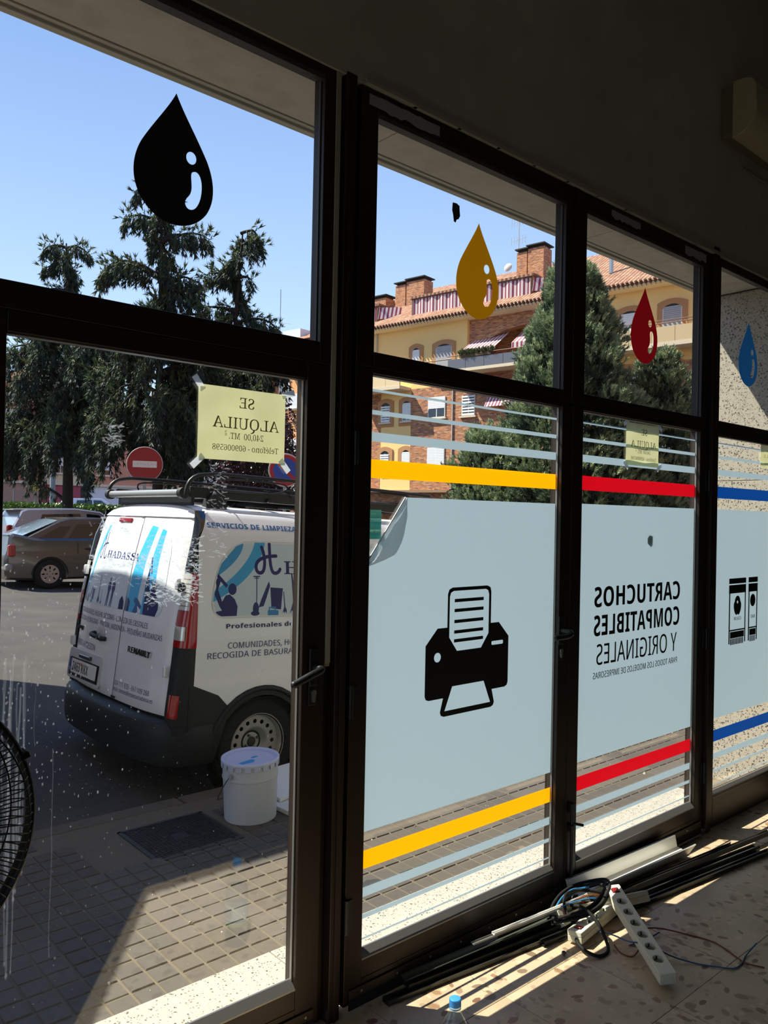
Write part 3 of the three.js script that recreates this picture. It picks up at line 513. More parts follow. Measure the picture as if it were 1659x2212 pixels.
// ---- pedestal fan at the very left
{
  const c = V(.205, 1.15, .735), R = .225;
  const t = thing('pedestal_fan', 'black pedestal fan with a round wire cage at the left edge', 'fan', [c.x, 0, c.z]);
  const to = camera.position.clone().sub(c); to.y = 0; t.rotation.y = Math.atan2(to.x, to.z) + .16; // faces into the room
  const cage = [], y = c.y;
  const rim = (r, z, th, sq = 1) => { const g = new THREE.TorusGeometry(r, th, 8, 90); g.scale(1, 1, sq); return g.translate(0, y, z); };
  mesh(t, 'cage_rim', [rim(R, 0, .0065, 2.2)], M.black);
  for (const s of [1, -1]) {
    const w = []; for (let i = 0; i < 96; i++) { const q = i / 96 * 6.283, tw = .22 * s, P = (r, z, k) => [Math.cos(q + tw * k) * r, y + Math.sin(q + tw * k) * r, z * s]; w.push(tube([P(R, .004, 0), P(R * .93, .045, .15), P(R * .7, .07, .5), P(R * .28, .078, 1)], .0011, 9, 4)); }
    w.push(rim(R * .93, .045 * s, .0014), rim(R * .7, .07 * s, .0016), rim(R * .28, .078 * s, .0022));
    const m = mesh(t, s > 0 ? 'front_cage' : 'rear_cage', w, M.black); m.userData.kind = 'stuff';
  }
  for (let i = 0; i < 4; i++) { const q = i * 1.5708 + .4; mesh(t, 'cage_clip', box(.012, .016, .03, 0, 0, 0, .003).rotateZ(q + 1.57).translate(Math.cos(q) * (R + .004), y + Math.sin(q) * (R + .004), 0), M.black); }
  mesh(t, 'badge', new THREE.CylinderGeometry(R * .27, R * .27, .008, 32).rotateX(Math.PI / 2).translate(0, y, .08), M.blackPlastic);
  const bl = surf(10, 8, (u, v) => { const r = lerp(.03, R * .7, u), a = lerp(-.55, .55, v) * (1 - .25 * u); return [Math.cos(a) * r, Math.sin(a) * r, .03 * (v - .5) * 2 * (1 - .3 * u)]; });
  for (let i = 0; i < 3; i++) mesh(t, 'fan_blade', bl.clone().rotateZ(i * 2.094).translate(0, y, 0), S(0x2b3136, .35, { side: THREE.DoubleSide }));
  mesh(t, 'motor', [lathe([[.0001, 0], [.05, .0], [.058, .02], [.055, .09], [.03, .11], [.0001, .11]], 28).rotateX(-Math.PI / 2).translate(0, y, -.06), new THREE.CylinderGeometry(.024, .024, .12, 20).rotateX(Math.PI / 2).translate(0, y, .0)], M.blackPlastic);
  mesh(t, 'pole', [rod([0, .03, -.11], [0, y - .03, -.11], .0125, 16), rod([0, .03, -.11], [0, .62, -.11], .017, 16), box(.05, .09, .06, 0, y - .05, -.115, .012)], M.black);
  mesh(t, 'base', lathe([[.0001, .0], [.2, 0], [.205, .008], [.19, .02], [.06, .034], [.024, .06], [.0001, .06]], 44).translate(0, 0, -.11), M.black);
}
// ---- split air conditioner on the wall above
{
  const t = thing('air_conditioner', 'cream wall-mounted air conditioner high on the wall above the shopfront', 'air conditioner', [4.11, 3.655, .04]);
  const L = .92, H = .29;
  mesh(t, 'back_plate', bx(0, L, .012, H - .012, 0, .07, .006), S(0x6e6a58, .6));
  const body = sweepX([[.068, H], [.13, H - .002], [.165, H - .018], [.182, H - .05], [.188, .11], [.178, .075], [.15, .034], [.12, .012], [.085, 0], [.068, 0]], -.004, L + .004, .003);
  mesh(t, 'housing', toCreasedNormals(body, .5), S(0xb0a98a, .5));
  mesh(t, 'front_seam', sweepX([[.1886, .118], [.1895, .118], [.1895, .121], [.1886, .121]], .004, L - .004), S(0x57523f, .7));
  mesh(t, 'air_outlet', sweepX([[.176, .071], [.1525, .033], [.1495, .036], [.172, .073]], .06, L - .06), S(0x0b0b0a, .8));
  const lv = sweepX([[0, 0], [.006, -.001], [.021, .022], [.016, .024]], .07, L - .07);
  for (const k of [0, 1]) mesh(t, 'louvre', lv.clone().translate(0, .04 + k * .016, .151 + k * .011), S(0xa39c7e, .5));
  for (let i = 0; i < 3; i++) mesh(t, 'vent_grille', bx(.05, L - .05, H - .001, H + .002, .075 + i * .02, .087 + i * .02), S(0x2c2a22, .7));
}
one('cable_moulding', bx(4.36, 7.6, 3.655, 3.67, .04, .05, .003).translate(0, -.07, 0), S(0x8a8982, .8), 'thin painted cable moulding running along the wall below the air conditioner', 'moulding');
// ================================================================ THE STREET
const gy = (x, z) => -.22 - .035 * (x - 2.9) + .026 * (-z - 2.45);
mesh(struct('floor_side_pavement'), 'slab', bx(-14, RX0 - .2, -.25, -.1, -.4, 12), S(0x8d8478, .9));
const SY = -.1, KZ = -2.28; // pavement level, kerb line
const asphaltT = canvas(1024, 1024, (g, w, h) => { g.fillStyle = '#3c3836'; g.fillRect(0, 0, w, h); blotch(g, w, h, 80, ['#4a4540', '#353231', '#4d4741'], 40, 160, .4); speckle(g, w, h, 9000, ['#2c2a28', '#5c5750', '#6b655d', '#383432'], .6, 2.2, .6); });
M.asphalt = new THREE.MeshStandardMaterial({ map: asphaltT, roughness: .92 });
{
  const road = mesh(scene, 'road', surf(40, 40, (u, v) => { const x = lerp(-60, 90, u), z = lerp(KZ - .06, -120, v); return [x, gy(x, z), z, x / 2.5, z / 2.5]; }, false), M.asphalt);
  road.userData.kind = 'structure';
}
// granite: light grey with dark flecks
const granite = (base, n) => canvas(1024, 1024, (g, w, h) => { g.fillStyle = base; g.fillRect(0, 0, w, h); blotch(g, w, h, 120, ['#b1aa9d', '#a0998c', '#b8b1a5'], 10, 60, .4); speckle(g, w, h, n * 2, ['#8f877a', '#c2bbaf', '#a39586'], 2, 9, .5); speckle(g, w, h, n, ['#2f2d2b', '#4a4641', '#252423', '#3c3833'], 2.2, 9, .95); });
const graniteT = granite('#a8a194', 900);
M.granite = new THREE.MeshStandardMaterial({ map: graniteT, roughness: .6 });
{
  const s = struct('floor_threshold');
  mesh(s, 'mortar_bed', bx(RX0, 5.2, -.14, -.045, -.47, -.001), M.grout);
  const gs = [0, 1, 2].map((k) => uvScale(bx(-.498, .498, -.05, -.022, -.475, -.002, .004), .5, k * .31, k * .47));
  for (let k = 0, x = .205; x < 5.2; x += 1, k++) { const o = mesh(s, 'granite_slab', gs[k % 3], M.granite); o.position.x = x; }
}
// pavement: embossed square tiles, laid half a tile out of step
const paveT = canvas(1024, 1024, (g, w, h) => { g.fillStyle = '#857c70'; g.fillRect(0, 0, w, h); blotch(g, w, h, 140, ['#7b7368', '#8d8374', '#857c74', '#7a736b'], 20, 120, .45); speckle(g, w, h, 5000, ['#6d6357', '#a1947f', '#766b5e'], .6, 2, .5); speckle(g, w, h, 90, ['#c9c4ba', '#b9b4aa', '#4d4640'], 1, 5, .7); });
M.pave = new THREE.MeshStandardMaterial({ map: paveT, roughness: .82, color: 0xaba8a8 });
M.pave2 = new THREE.MeshStandardMaterial({ map: paveT, roughness: .8, color: 0x969394 });
M.pave3 = new THREE.MeshStandardMaterial({ map: paveT, roughness: .85, color: 0xa19c98 });
{
  const s = struct('floor_pavement');
  mesh(s, 'mortar_bed', bx(-12, 30, -.3, SY - .005, KZ, -.46), S(0x63594a, .95));
  const T = .4, N = 4, G = T - .003;
  function tileGeo(k) {
    const parts = [], p = G / N, c = .005;
    for (let i = 0; i < N; i++) for (let j = 0; j < N; j++) {
      const x = -G / 2 + (i + .5) * p, z = -G / 2 + (j + .5) * p, a = p / 2 - .0028, b = a - c, y1 = rr(-.0016, .0008), y0 = -.0085, q = [];
      const P = [[x - a, y0, z - a], [x + a, y0, z - a], [x + a, y0, z + a], [x - a, y0, z + a], [x - b, y1, z - b], [x + b, y1, z - b], [x + b, y1, z + b], [x - b, y1, z + b]];
      for (const [A, B, C2, D] of [[4, 7, 6, 5], [0, 4, 5, 1], [1, 5, 6, 2], [2, 6, 7, 3], [3, 7, 4, 0]]) q.push(...P[A], ...P[B], ...P[C2], ...P[A], ...P[C2], ...P[D]);
      const g = new THREE.BufferGeometry(); g.setAttribute('position', new THREE.Float32BufferAttribute(q, 3)); g.setAttribute('uv', new THREE.Float32BufferAttribute(new Float32Array(q.length / 3 * 2), 2)); g.computeVertexNormals(); parts.push(g);
    }
    return uvScale(MG(parts), 1.1, k * .37, k * .23);
  }
  const tg = [0, 1, 2, 3, 4].map(tileGeo), far = [];
  for (let j = 0; j < 4; j++) {
    const z = -.475 - .002 - T / 2 - j * T;
    for (let i = -12; i < 44; i++) {
      const x = 1.85 + (j % 2 ? T / 2 : 0) * .5 + i * T + T / 2;
      if (j === 3 && x > 1.75 && x < 2.3) continue; // the manhole frame
      if (x > 5.0 && z > -.6) continue;
      if (x > .2 && x < 9.2) { const o = mesh(s, 'paving_tile', tg[Math.floor(rnd() * 5)], [M.pave, M.pave2, M.pave3][Math.floor(rnd() * 3)]); o.position.set(x, SY + rr(-.0015, .0015), z); o.rotation.set(rr(-.004, .004), Math.floor(rnd() * 4) * 1.5708, rr(-.004, .004)); }
      else far.push(tg[0].clone().translate(x, SY, z));
    }
  }
  const fo = mesh(s, 'paving_field', far, M.pave); fo.userData.kind = 'stuff';
  // plain strip of slabs along the kerb
  const st = [0, 1, 2].map((k) => uvScale(bx(-.397, .397, -.03, 0, -.062, .062, .003), 1.1, k * .4, k * .7));
  for (let x = -3; x < 14; x += .8) { if (x > 1.2 && x < 2.7) continue; const o = mesh(s, 'edge_slab', st[Math.floor(rnd() * 3)], M.pave2); o.position.set(x, SY, KZ + .07 + .015); }
  const kb = [0, 1, 2].map((k) => uvScale(bx(-.496, .496, -.24, 0, -.065, .065, .014), .8, k * .3, k * .6));
  for (let x = -3.2, i = 0; x < 14; x += 1, i++) { const o = mesh(s, 'kerb_stone', kb[i % 3], S([0x8c8175, 0x7d746a, 0x857b70][i % 3], .9)); o.position.set(x, SY + (x < 1.6 ? -.012 : 0), KZ - .062); o.material.map = paveT; o.material.color.set(0xb0a99f); }
}
{ // cast-iron manhole cover
  const t = thing('manhole_cover', 'dark square cast-iron cover let into the pavement beside the bucket', 'manhole cover', [2.05, SY, -1.86], -.0);
  mesh(t, 'frame', [bx(-.25, .25, -.02, .001, -.24, -.222), bx(-.25, .25, -.02, .001, .222, .24), bx(-.25, -.232, -.02, .001, -.24, .24), bx(.232, .25, -.02, .001, -.24, .24)], S(0x3a3a3c, .6, { metalness: .4 }));
  const lid = [bx(-.229, .229, -.02, -.003, -.219, .219)]; for (let i = 0; i < 22; i++) for (let j = 0; j < 22; j++) { if (Math.abs(i - 10.5) < 2 && Math.abs(j - 10.5) < 2) continue; lid.push(bx(-.222 + i * .0203, -.222 + i * .0203 + .015, -.003, .0005, -.213 + j * .0195, -.213 + j * .0195 + .006)); }
  mesh(t, 'cover', lid, S(0x323236, .55, { metalness: .4 }));
}
one('pavement_stain', (() => { const n = 22, p = []; for (let i = 0; i < n; i++) { const a = i / n * 6.283; p.push([Math.cos(a) * .075 * rr(.8, 1.1), Math.sin(a) * .045 * rr(.75, 1.1)]); } return ext(poly(p), .0008).rotateX(-Math.PI / 2); })(), S(0x2f2e2d, .7), 'dark round stain on the pavement below the yellow band', 'stain').position.set(2.47, SY + .0012, -.78);
{ // crumbs of plaster and rubble, more than can be counted
  const g = new THREE.IcosahedronGeometry(1, 0), n = 420, im = new THREE.InstancedMesh(g, S(0xb5b0a6, .9), n), m = new THREE.Matrix4(), q = new THREE.Quaternion();
  for (let i = 0; i < n; i++) { const onRoad = rnd() < .55, x = onRoad ? rr(1.1, 3.4) : rr(.9, 6.2), z = onRoad ? rr(-3.6, -2.35) : rr(-2.1, -.6), s = rr(.001, .0036) * (rnd() < .06 ? 2.2 : 1); q.setFromEuler(new THREE.Euler(rnd() * 3, rnd() * 3, rnd() * 3)); m.compose(V(x, (onRoad ? gy(x, z) : SY) + s * .4, z), q, V(s * rr(.8, 2), s * .6, s * rr(.8, 1.6))); im.setMatrixAt(i, m); }
  im.name = 'plaster_crumbs'; tag(im, 'scattered white crumbs of plaster on the pavement and the road edge', 'rubble', null, 'stuff'); scene.add(im);
}
{ // paint bucket
  const t = thing('paint_bucket', 'grey-white metal paint bucket with a lilac lid at the kerb', 'bucket', [2.485, SY + .002, -1.86], Math.PI + .3);
  t.rotation.z = -.035;
  const R = .158, H = .335;
  mesh(t, 'bucket_body', lathe([[.0001, .004], [R * .9, .004], [R * .915, 0], [R * .93, .006], [R * .955, .12], [R * .975, .235], [R * 1.0, .238], [R * 1.005, .246], [R * .985, .25], [R * .99, H - .02], [R * .99, H]], 64), S(0xbdbdc2, .5));
  mesh(t, 'lid', lathe([[.0001, H - .004], [R * .9, H - .003], [R * .93, H + .006], [R * 1.0, H + .012], [R * 1.045, H + .008], [R * 1.05, H - .004], [R * 1.02, H - .012]], 64), S(0xc3c4dc, .45));
  for (let i = 0; i < 20; i++) { const q = i / 20 * 6.283; mesh(t, 'lid_lug', box(.034, .026, .005, 0, 0, 0, .002).translate(0, H - .022, R * 1.022).rotateY(q), S(0xb9bacd, .45)); }
  const ptch = (pts, y) => ext(poly(pts), .0012).rotateX(-Math.PI / 2).translate(0, y, 0);
  mesh(t, 'tape', [ptch([[.01, .02], [.1, .0], [.108, .035], [.04, .06], [.012, .045]], H - .0035), ptch([[-.05, .0], [-.012, -.008], [-.01, .01], [-.045, .018]], H - .0035)], S(0x2b94cf, .5)).userData.label = 'blue tape patches on the lid';
  for (const s of [1, -1]) mesh(t, 'handle_ear', [rod([s * R * .96, H - .06, 0], [s * (R * .96 + .02), H - .06, 0], .014, 14)], S(0x9a9aa0, .5));
  mesh(t, 'wire_handle', tube([[R * 1.06, H - .06, 0], [R * 1.1, H - .1, .03], [R * 1.0, H - .2, .1], [R * .4, .085, .165], [-R * .4, .085, .165], [-R * 1.0, H - .2, .1], [-R * 1.1, H - .1, .03], [-R * 1.06, H - .06, 0]], .0028, 60, 6), S(0x4a4a4c, .4, { metalness: .7 }));
}
{ // broken white boards
  const g = ext(poly([[0, 0], [.42, -.02], [.5, .1], [.44, .13], [.46, .2], [.36, .23], [.37, .4], [.02, .42]]), .022, .002).rotateX(-Math.PI / 2);
  const o = one('broken_board', g, S(0xd9d8d2, .75), 'broken white foam board lying flat beside the bucket', 'board'); o.position.set(2.66, SY + .002, -1.72); o.rotation.y = .12;
  const g2 = ext(poly([[0, 0], [.5, .02], [.52, .3], [.2, .33], [.16, .27], [.1, .3], [0, .26]]), .018, .002).rotateX(-Math.PI / 2);
  const o2 = one('broken_board', g2, S(0xe6e5e0, .75), 'white board with a ragged edge leaning on the flat board by the wheel', 'board'); o2.position.set(2.7, SY + .028, -1.88); o2.rotation.set(.16, .1, .05);
}
{ // the canopy over the shopfront, and the pier at its right
  const s = struct('ceiling_canopy');
  const soffT = canvas(1024, 1024, (g, w, h) => { g.fillStyle = '#b3aba0'; g.fillRect(0, 0, w, h); blotch(g, w, h, 150, ['#a39a8e', '#bfb7ab', '#9f968c'], 15, 90, .5); speckle(g, w, h, 2600, ['#8c8278', '#c4bdb2', '#776e66'], .8, 3, .5); });
  M.soffit = new THREE.MeshStandardMaterial({ map: soffT, roughness: .9 });
  for (let k = 0, x = -4; x < 5.1; x += 1.52, k++) mesh(s, 'soffit_slab', uvScale(bx(x + .002, Math.min(x + 1.518, 5.14), 3.13, 3.3, -.45, -.03, .003), .7, k * .3, k * .2), M.soffit);
  mesh(s, 'drip_moulding', [bx(-4, 5.14, 3.138, 3.3, -.5, -.45), bx(-4, 5.14, 3.128, 3.3, -.472, -.457, .003), bx(-4, 5.14, 3.125, 3.3, -.524, -.492, .004)], M.soffit);
  mesh(s, 'upper_wall', uvScale(MG([bx(-30, 40, 3.3, 14, -.52, -.03), bx(-30, -4.0, -.3, 3.3, -.5, -.03), bx(7.5, 40, -.3, 3.3, -.5, -.03)]), 1), S(0x7c5f4d, .9));
  mesh(s, 'fascia', uvScale(bx(-4, 7.5, 3.24, 3.6, -.69, -.5), 1), M.soffit);
  mesh(s, 'head_rail', bx(.4, 5.1, 3.045, 3.132, -.04, -.03), M.frame);
  const pier = struct('wall_pier');
  const gp = granite('#b3a998', 2300); const mg = new THREE.MeshStandardMaterial({ map: gp, roughness: .75 });
  for (const [a, b, k] of [[-.14, 1.905, 0], [1.908, 3.125, 1]]) mesh(pier, 'granite_panel', uvScale(bx(5.13, 5.18, a, b, -.6, -.03, .002), .62, k * .3, k * .1), mg);
  for (const [a, b, k] of [[-.14, 1.905, 0], [1.908, 3.125, 1]]) mesh(pier, 'granite_panel', uvScale(bx(5.181, 7.5, a, b, -.6, -.55, .002), .62, k * .3, k * .1), mg);
  mesh(pier, 'pier_core', uvScale(bx(5.18, 7.5, -.14, 3.3, -.552, -.12), 1), M.soffit);
}
// ---- what shades the road and pavement on the left, just out of the picture: a parked box lorry and a square parasol
{
  const t = thing('box_lorry', 'white high-sided box lorry parked across the road to the left of the van', 'lorry', [1.2, gy(0, -5), -3.62], Math.PI / 2);
  mesh(t, 'cargo_box', bx(0, 4.6, .95, 3.8, -2.35, 0, .04), S(0xc9cbcc, .5));
  mesh(t, 'chassis', bx(.1, 6.2, .55, .95, -2.1, -.25, .02), M.black);
  mesh(t, 'cab', ext(poly([[4.75, .5], [4.75, 2.5], [5.2, 2.75], [5.9, 2.6], [6.35, 1.6], [6.45, .5]]), 2.1, .04).translate(0, 0, -2.25), S(0xb9bcbf, .4));
  const w = lathe([[.0001, -.12], [.2, -.12], [.24, -.13], [.42, -.13], [.46, -.1], [.46, .1], [.42, .13], [.0001, .13]], 32).rotateX(Math.PI / 2);
  for (const x of [1.1, 5.5]) for (const z of [-2.15, -.2]) mesh(t, 'wheel', w.clone().translate(x, .46, z), M.rubber);
}
{
  const q = [[.70, -2.8], [-.78, -.72], [-2.06, -1.63], [-.58, -3.71]], c = [-.68, -2.21];
  const t = thing('parasol', 'square beige parasol standing on the pavement left of the shopfront', 'parasol', [c[0], SY, c[1]]);
  const rim = 2.2, P = q.map(([x, z]) => [x - c[0], rim, z - c[1]]);
  const cl = []; for (let i = 0; i < 4; i++) { const a = P[i], b = P[(i + 1) % 4]; cl.push(surf(8, 6, (u, v) => { const x = lerp(a[0], b[0], u), z = lerp(a[2], b[2], u); return [x * (1 - v), rim + .42 * v - .02 * Math.sin(u * Math.PI) * (1 - v), z * (1 - v)]; })); }
  mesh(t, 'canopy', cl, S(0xc9b891, .95, { side: THREE.DoubleSide }));
  mesh(t, 'pole', rod([0, 0, 0], [0, 2.66, 0], .022, 14), S(0x6b5a44, .6)); for (const p of P) mesh(t, 'rib', rod([0, 2.6, 0], [p[0] * .98, rim + .0, p[2] * .98], .008, 6), S(0x6b5a44, .6));
  mesh(t, 'base', bx(-.28, .28, 0, .08, -.28, .28, .01), M.conc0 ?? S(0x8b8781, .9));
}
// ================================================================ THE VAN
{
  const L1 = (t, x) => { if (x <= t[0][0]) return t[0][1]; for (let i = 1; i < t.length; i++) if (x <= t[i][0]) return lerp(t[i - 1][1], t[i][1], (x - t[i - 1][0]) / (t[i][0] - t[i - 1][0])); return t[t.length - 1][1]; };
  const Zs = (y) => L1([[.25, .885], [.45, .905], [.78, .912], [1.05, .905], [1.4, .878], [1.62, .845], [1.74, .815], [1.81, .77], [1.85, .715]], y);
  const Zr = (y) => L1([[.3, .775], [.8, .785], [1.2, .775], [1.5, .757], [1.7, .74], [1.82, .715]], y);
  const Xr = (y) => L1([[.3, .05], [.55, .03], [1.1, .075], [1.5, .135], [1.8, .2]], y);
  const Xs = (y) => .205 + .02 * (y - .5) + .1 * Math.max(0, (y - 1.66) / .2);
  const white = PH({ color: 0xf0f1f3, roughness: .32, clearcoat: .6, clearcoatRoughness: .12 });
  const clad = S(0x17191b, .55), glassDark = PH({ color: 0x0a0c0d, roughness: .06, clearcoat: 1 });
  const van = thing('van', 'white panel van with blue cleaning-service lettering, seen from behind at the kerb', 'van', [2.22, -.205, -3.42]);
  van.rotation.z = -.038;
  const Lf = 4.22, wheelX = .735, wheelY = .305, wheelX2 = 3.40;
  const arch = (x, c) => Math.abs(x - c) < .40 ? wheelY + Math.sqrt(.16 - (x - c) ** 2) : 0;
  const y0 = (x) => Math.max(x < .42 ? lerp(.745, .655, (x - .2) / .22) : .42, arch(x, wheelX), arch(x, wheelX2));
  const topY = (x) => L1([[0, 1.915], [2.45, 1.9], [2.62, 1.86], [2.9, 1.62], [3.25, 1.24], [3.36, 1.16], [3.8, 1.06], [4.08, .94], [4.2, .72], [4.22, .6]], x);
  const nar = (x) => L1([[0, 1], [3.2, 1], [3.7, .97], [4.0, .9], [4.22, .72]], x);
  // body shell: one profile per station, over the roof and down the other side
  const stations = []; for (let x = 0; x <= 1; x += 1 / 74) stations.push(x);
  const prof = (x, v) => { // v 0..1 from right lower edge to the roof's middle
    const T = topY(x), yb = y0(x), side = .74, ys = T - .085;
    let y, z;
    if (v < side) { y = lerp(yb, ys, v / side); z = Zs(y + (1.83 - ys) * (y / ys) ** 6) * nar(x); if (T < 1.5) z = Math.min(z, .9 * nar(x)); }
    else { const k = (v - side) / (1 - side), zz = Zs(1.83) * nar(x); const q = Math.sin(k * Math.PI / 2); y = ys + .085 * q ** .8; z = zz * Math.cos(k * Math.PI / 2) ** .72; }
    return [y, z];
  };
  const shell = surf(90, 68, (u, v) => {
    let x = .205 + (Lf - .205) * u; const s = v < .5 ? 1 : -1, w = v < .5 ? v * 2 : (1 - v) * 2, [y, z] = prof(x, w);
    x += (Xs(y) - .205) * Math.max(0, 1 - u * 5);
    return [x, y, z * s, x, y];
  }, true);
  mesh(van, 'body', toCreasedNormals(shell, .7), white);
  // pressed ribs along the roof edge
  for (const s of [1, -1]) mesh(van, 'roof_gutter', tube([[.36, 1.868, s * .69], [1.4, 1.868, s * .69], [2.5, 1.86, s * .68]], .006, 20, 6), white);
  // rear doors
  const doorPt = (z, y, o = 0) => { const k = Math.min(1, Math.abs(z) / Zr(y)); return [Xr(y) + .05 * k ** 4 - o - .012 * (1 - k * k), y, z]; };
  const seam = .095;
  const doorSurf = (z0, z1, o, ya = .545, yb = 1.815, nu = 18, nv = 26, inset = 0) => surf(nu, nv, (u, v) => {
    const y = lerp(ya, yb, v), lo = z0 === null ? -Zr(y) + inset : z0, hi = z1 === null ? Zr(y) - inset : z1, z = lerp(lo, hi, u), p = doorPt(z, y, o);
    const e = Math.min(u * (hi - lo) * (z0 === null || z0 === seam + .004 ? 1 : 1), (1 - u) * (hi - lo), v * (yb - ya), (1 - v) * (yb - ya)); if (e < .02) p[0] += .012 * (1 - e / .02) ** 2;
    return [...p, (z + .8) / 1.6, (y - .55) / 1.3];
  }, true);
  const doorL = mesh(van, 'rear_door', doorSurf(null, seam - .004, 0), white), doorR = mesh(van, 'rear_door', doorSurf(seam + .004, null, 0), white);
  mesh(van, 'rear_frame', surf(20, 20, (u, v) => { const y = lerp(.5, 1.83, v), z = lerp(-1, 1, u) * (Zr(y) + .012), p = doorPt(z, y, -.03); return p; }, true), M.black);
  // strip between the door tops and the roof
  mesh(van, 'roof_edge', surf(36, 10, (u, v) => {
    const w = lerp(-1, 1, u), k = 1 - Math.abs(w), q = Math.sin(k * Math.PI / 2), yb = 1.83 + .085 * q ** .8, zb = Math.sign(w) * Zs(1.83) * Math.cos(k * Math.PI / 2) ** .72;
    const a = doorPt(w * .712, 1.812, 0), b = [Xs(yb) + .004, yb, zb], c = [lerp(a[0], b[0], .25), yb - .004, lerp(a[2], zb, .5)];
    return [0, 1, 2].map((i) => (1 - v) ** 2 * a[i] + 2 * v * (1 - v) * c[i] + v * v * b[i]);
  }, true), white);
  // rear corners: bumper corner, lamp cluster, black trim above
  const corner = (s, a, b, o = 0, u0 = 0, u1 = 1, nu = 10, nv = 8, fn) => surf(nu, nv, (u, v) => {
    const y = lerp(a, b, v), t = lerp(u0, u1, u), P0 = [Xs(y), Zs(y)], P2 = [Xr(y) + .05, Zr(y) + .006], P1 = [Xr(y) + .035, Zs(y) + .012];
    const q = (i) => (1 - t) ** 2 * P0[i] + 2 * t * (1 - t) * P1[i] + t * t * P2[i];
    let x = q(0), z = q(1); x -= o * .8 * t; z += o * (1 - t * .6); return [x, y, z * s];
  }, s > 0);
  const redL = PH({ color: 0xa00c10, roughness: .12, clearcoat: 1, emissive: 0x120000 }), clearL = PH({ color: 0xd8d4cc, roughness: .12, clearcoat: 1, metalness: .35 });
  for (const s of [1, -1]) {
    mesh(van, 'bumper_corner', corner(s, .44, .985), clad);
    mesh(van, 'pillar_trim', corner(s, 1.46, 1.86, 0, 0, .98, 10, 10), glassDark);
    const t = new THREE.Group(); t.name = 'tail_light'; van.add(t);
    mesh(t, 'housing', corner(s, .975, 1.465, -.006), M.black);
    mesh(t, 'red_lens', corner(s, .985, 1.455, .004, 0, .42), redL);
    mesh(t, 'clear_lens', corner(s, 1.22, 1.45, .006, .4, .97), clearL);
    mesh(t, 'red_lens', corner(s, 1.12, 1.218, .006, .4, .99), redL);
    mesh(t, 'clear_lens', corner(s, 1.03, 1.118, .006, .45, .99), clearL);
    mesh(t, 'red_lens', corner(s, .985, 1.028, .004, .3, .99), redL);
    const rib = []; for (let i = 0; i < 7; i++) rib.push(corner(s, 1.245 + i * .028, 1.25 + i * .028, .008, .44, .9, 6, 1)); mesh(t, 'lens_ribs', rib, S(0x77706a, .3, { metalness: .5 }));
    mesh(van, 'reflector', corner(s, .545, .69, .006, .42, .84), redL);
    // hinges
    for (const y of [.83, 1.38]) mesh(van, 'hinge', [box(.03, .075, .034, Xr(y) + .02, y, s * (Zr(y) - .0), .006), rod([Xr(y) + .012, y - .03, s * (Zr(y) + .012)], [Xr(y) + .012, y + .03, s * (Zr(y) + .012)], .01, 10)], white);
    mesh(van, 'door_stop_rubber', box(.03, .07, .05, Xr(1.36) + .03, 1.36, s * (Zr(1.36) + .03), .01), M.blackPlastic);
    // lower side cladding between corner and arch, sill, front
    mesh(van, 'side_cladding', surf(14, 8, (u, v) => { const x = lerp(.18, 1.16, u), top = Math.max(x < .42 ? lerp(.76, .66, (x - .18) / .24) : .44, arch(x, wheelX) + .006), bot = Math.max(.24, Math.abs(x - wheelX) < .34 ? wheelY + Math.sqrt(Math.max(0, .1156 - (x - wheelX) ** 2)) : .24); const y = lerp(bot, top, v); return [x, y, s * (Zs(y) + .004)]; }, s < 0), clad);
    mesh(van, 'arch_lip', tube(Array.from({ length: 19 }, (_, i) => { const q = Math.PI * (i / 18) , x = wheelX - Math.cos(q) * .385; const y = wheelY + Math.sin(q) * .385; return [x, y, s * (Zs(y) + .004)]; }), .016, 40, 8), clad);
    mesh(van, 'sill_cladding', surf(8, 4, (u, v) => { const y = lerp(.24, .45, v); return [lerp(1.13, 3.02, u), y, s * (Zs(y) + .004)]; }, s < 0), clad);
    // front side window and mirror (hidden from here, but on the van)
    mesh(van, 'side_window', ext(poly([[2.05, 1.18], [2.05, 1.72], [2.55, 1.72], [2.98, 1.34], [3.05, 1.2]]), .006).translate(0, 0, 0).applyMatrix4(new THREE.Matrix4().makeRotationX(s > 0 ? -.1 : .1).setPosition(0, 0, s * (.985) - (s > 0 ? 0 : .006))), glassDark);
    mesh(van, 'head_light', box(.16, .2, .3, 4.1, .82, s * .62, .05), clearL);
    mesh(van, 'wing_mirror', box(.1, .2, .16, 2.92, 1.24, s * 1.0, .04), M.blackPlastic);
  }
  mesh(van, 'windscreen', surf(10, 8, (u, v) => { const x = lerp(2.72, 3.24, v), y = topY(x) + .012; return [x, y - .05 * Math.abs(u - .5) ** 3 * 8 * .4, lerp(-.62, .62, u)]; }), glassDark);
  mesh(van, 'front_bumper', surf(24, 6, (u, v) => { const z = lerp(-.86, .86, u), y = lerp(.24, .66, v); return [4.22 - .25 * Math.abs(z / .86) ** 4 + .03 * Math.sin(v * 3.14), y, z]; }), clad);
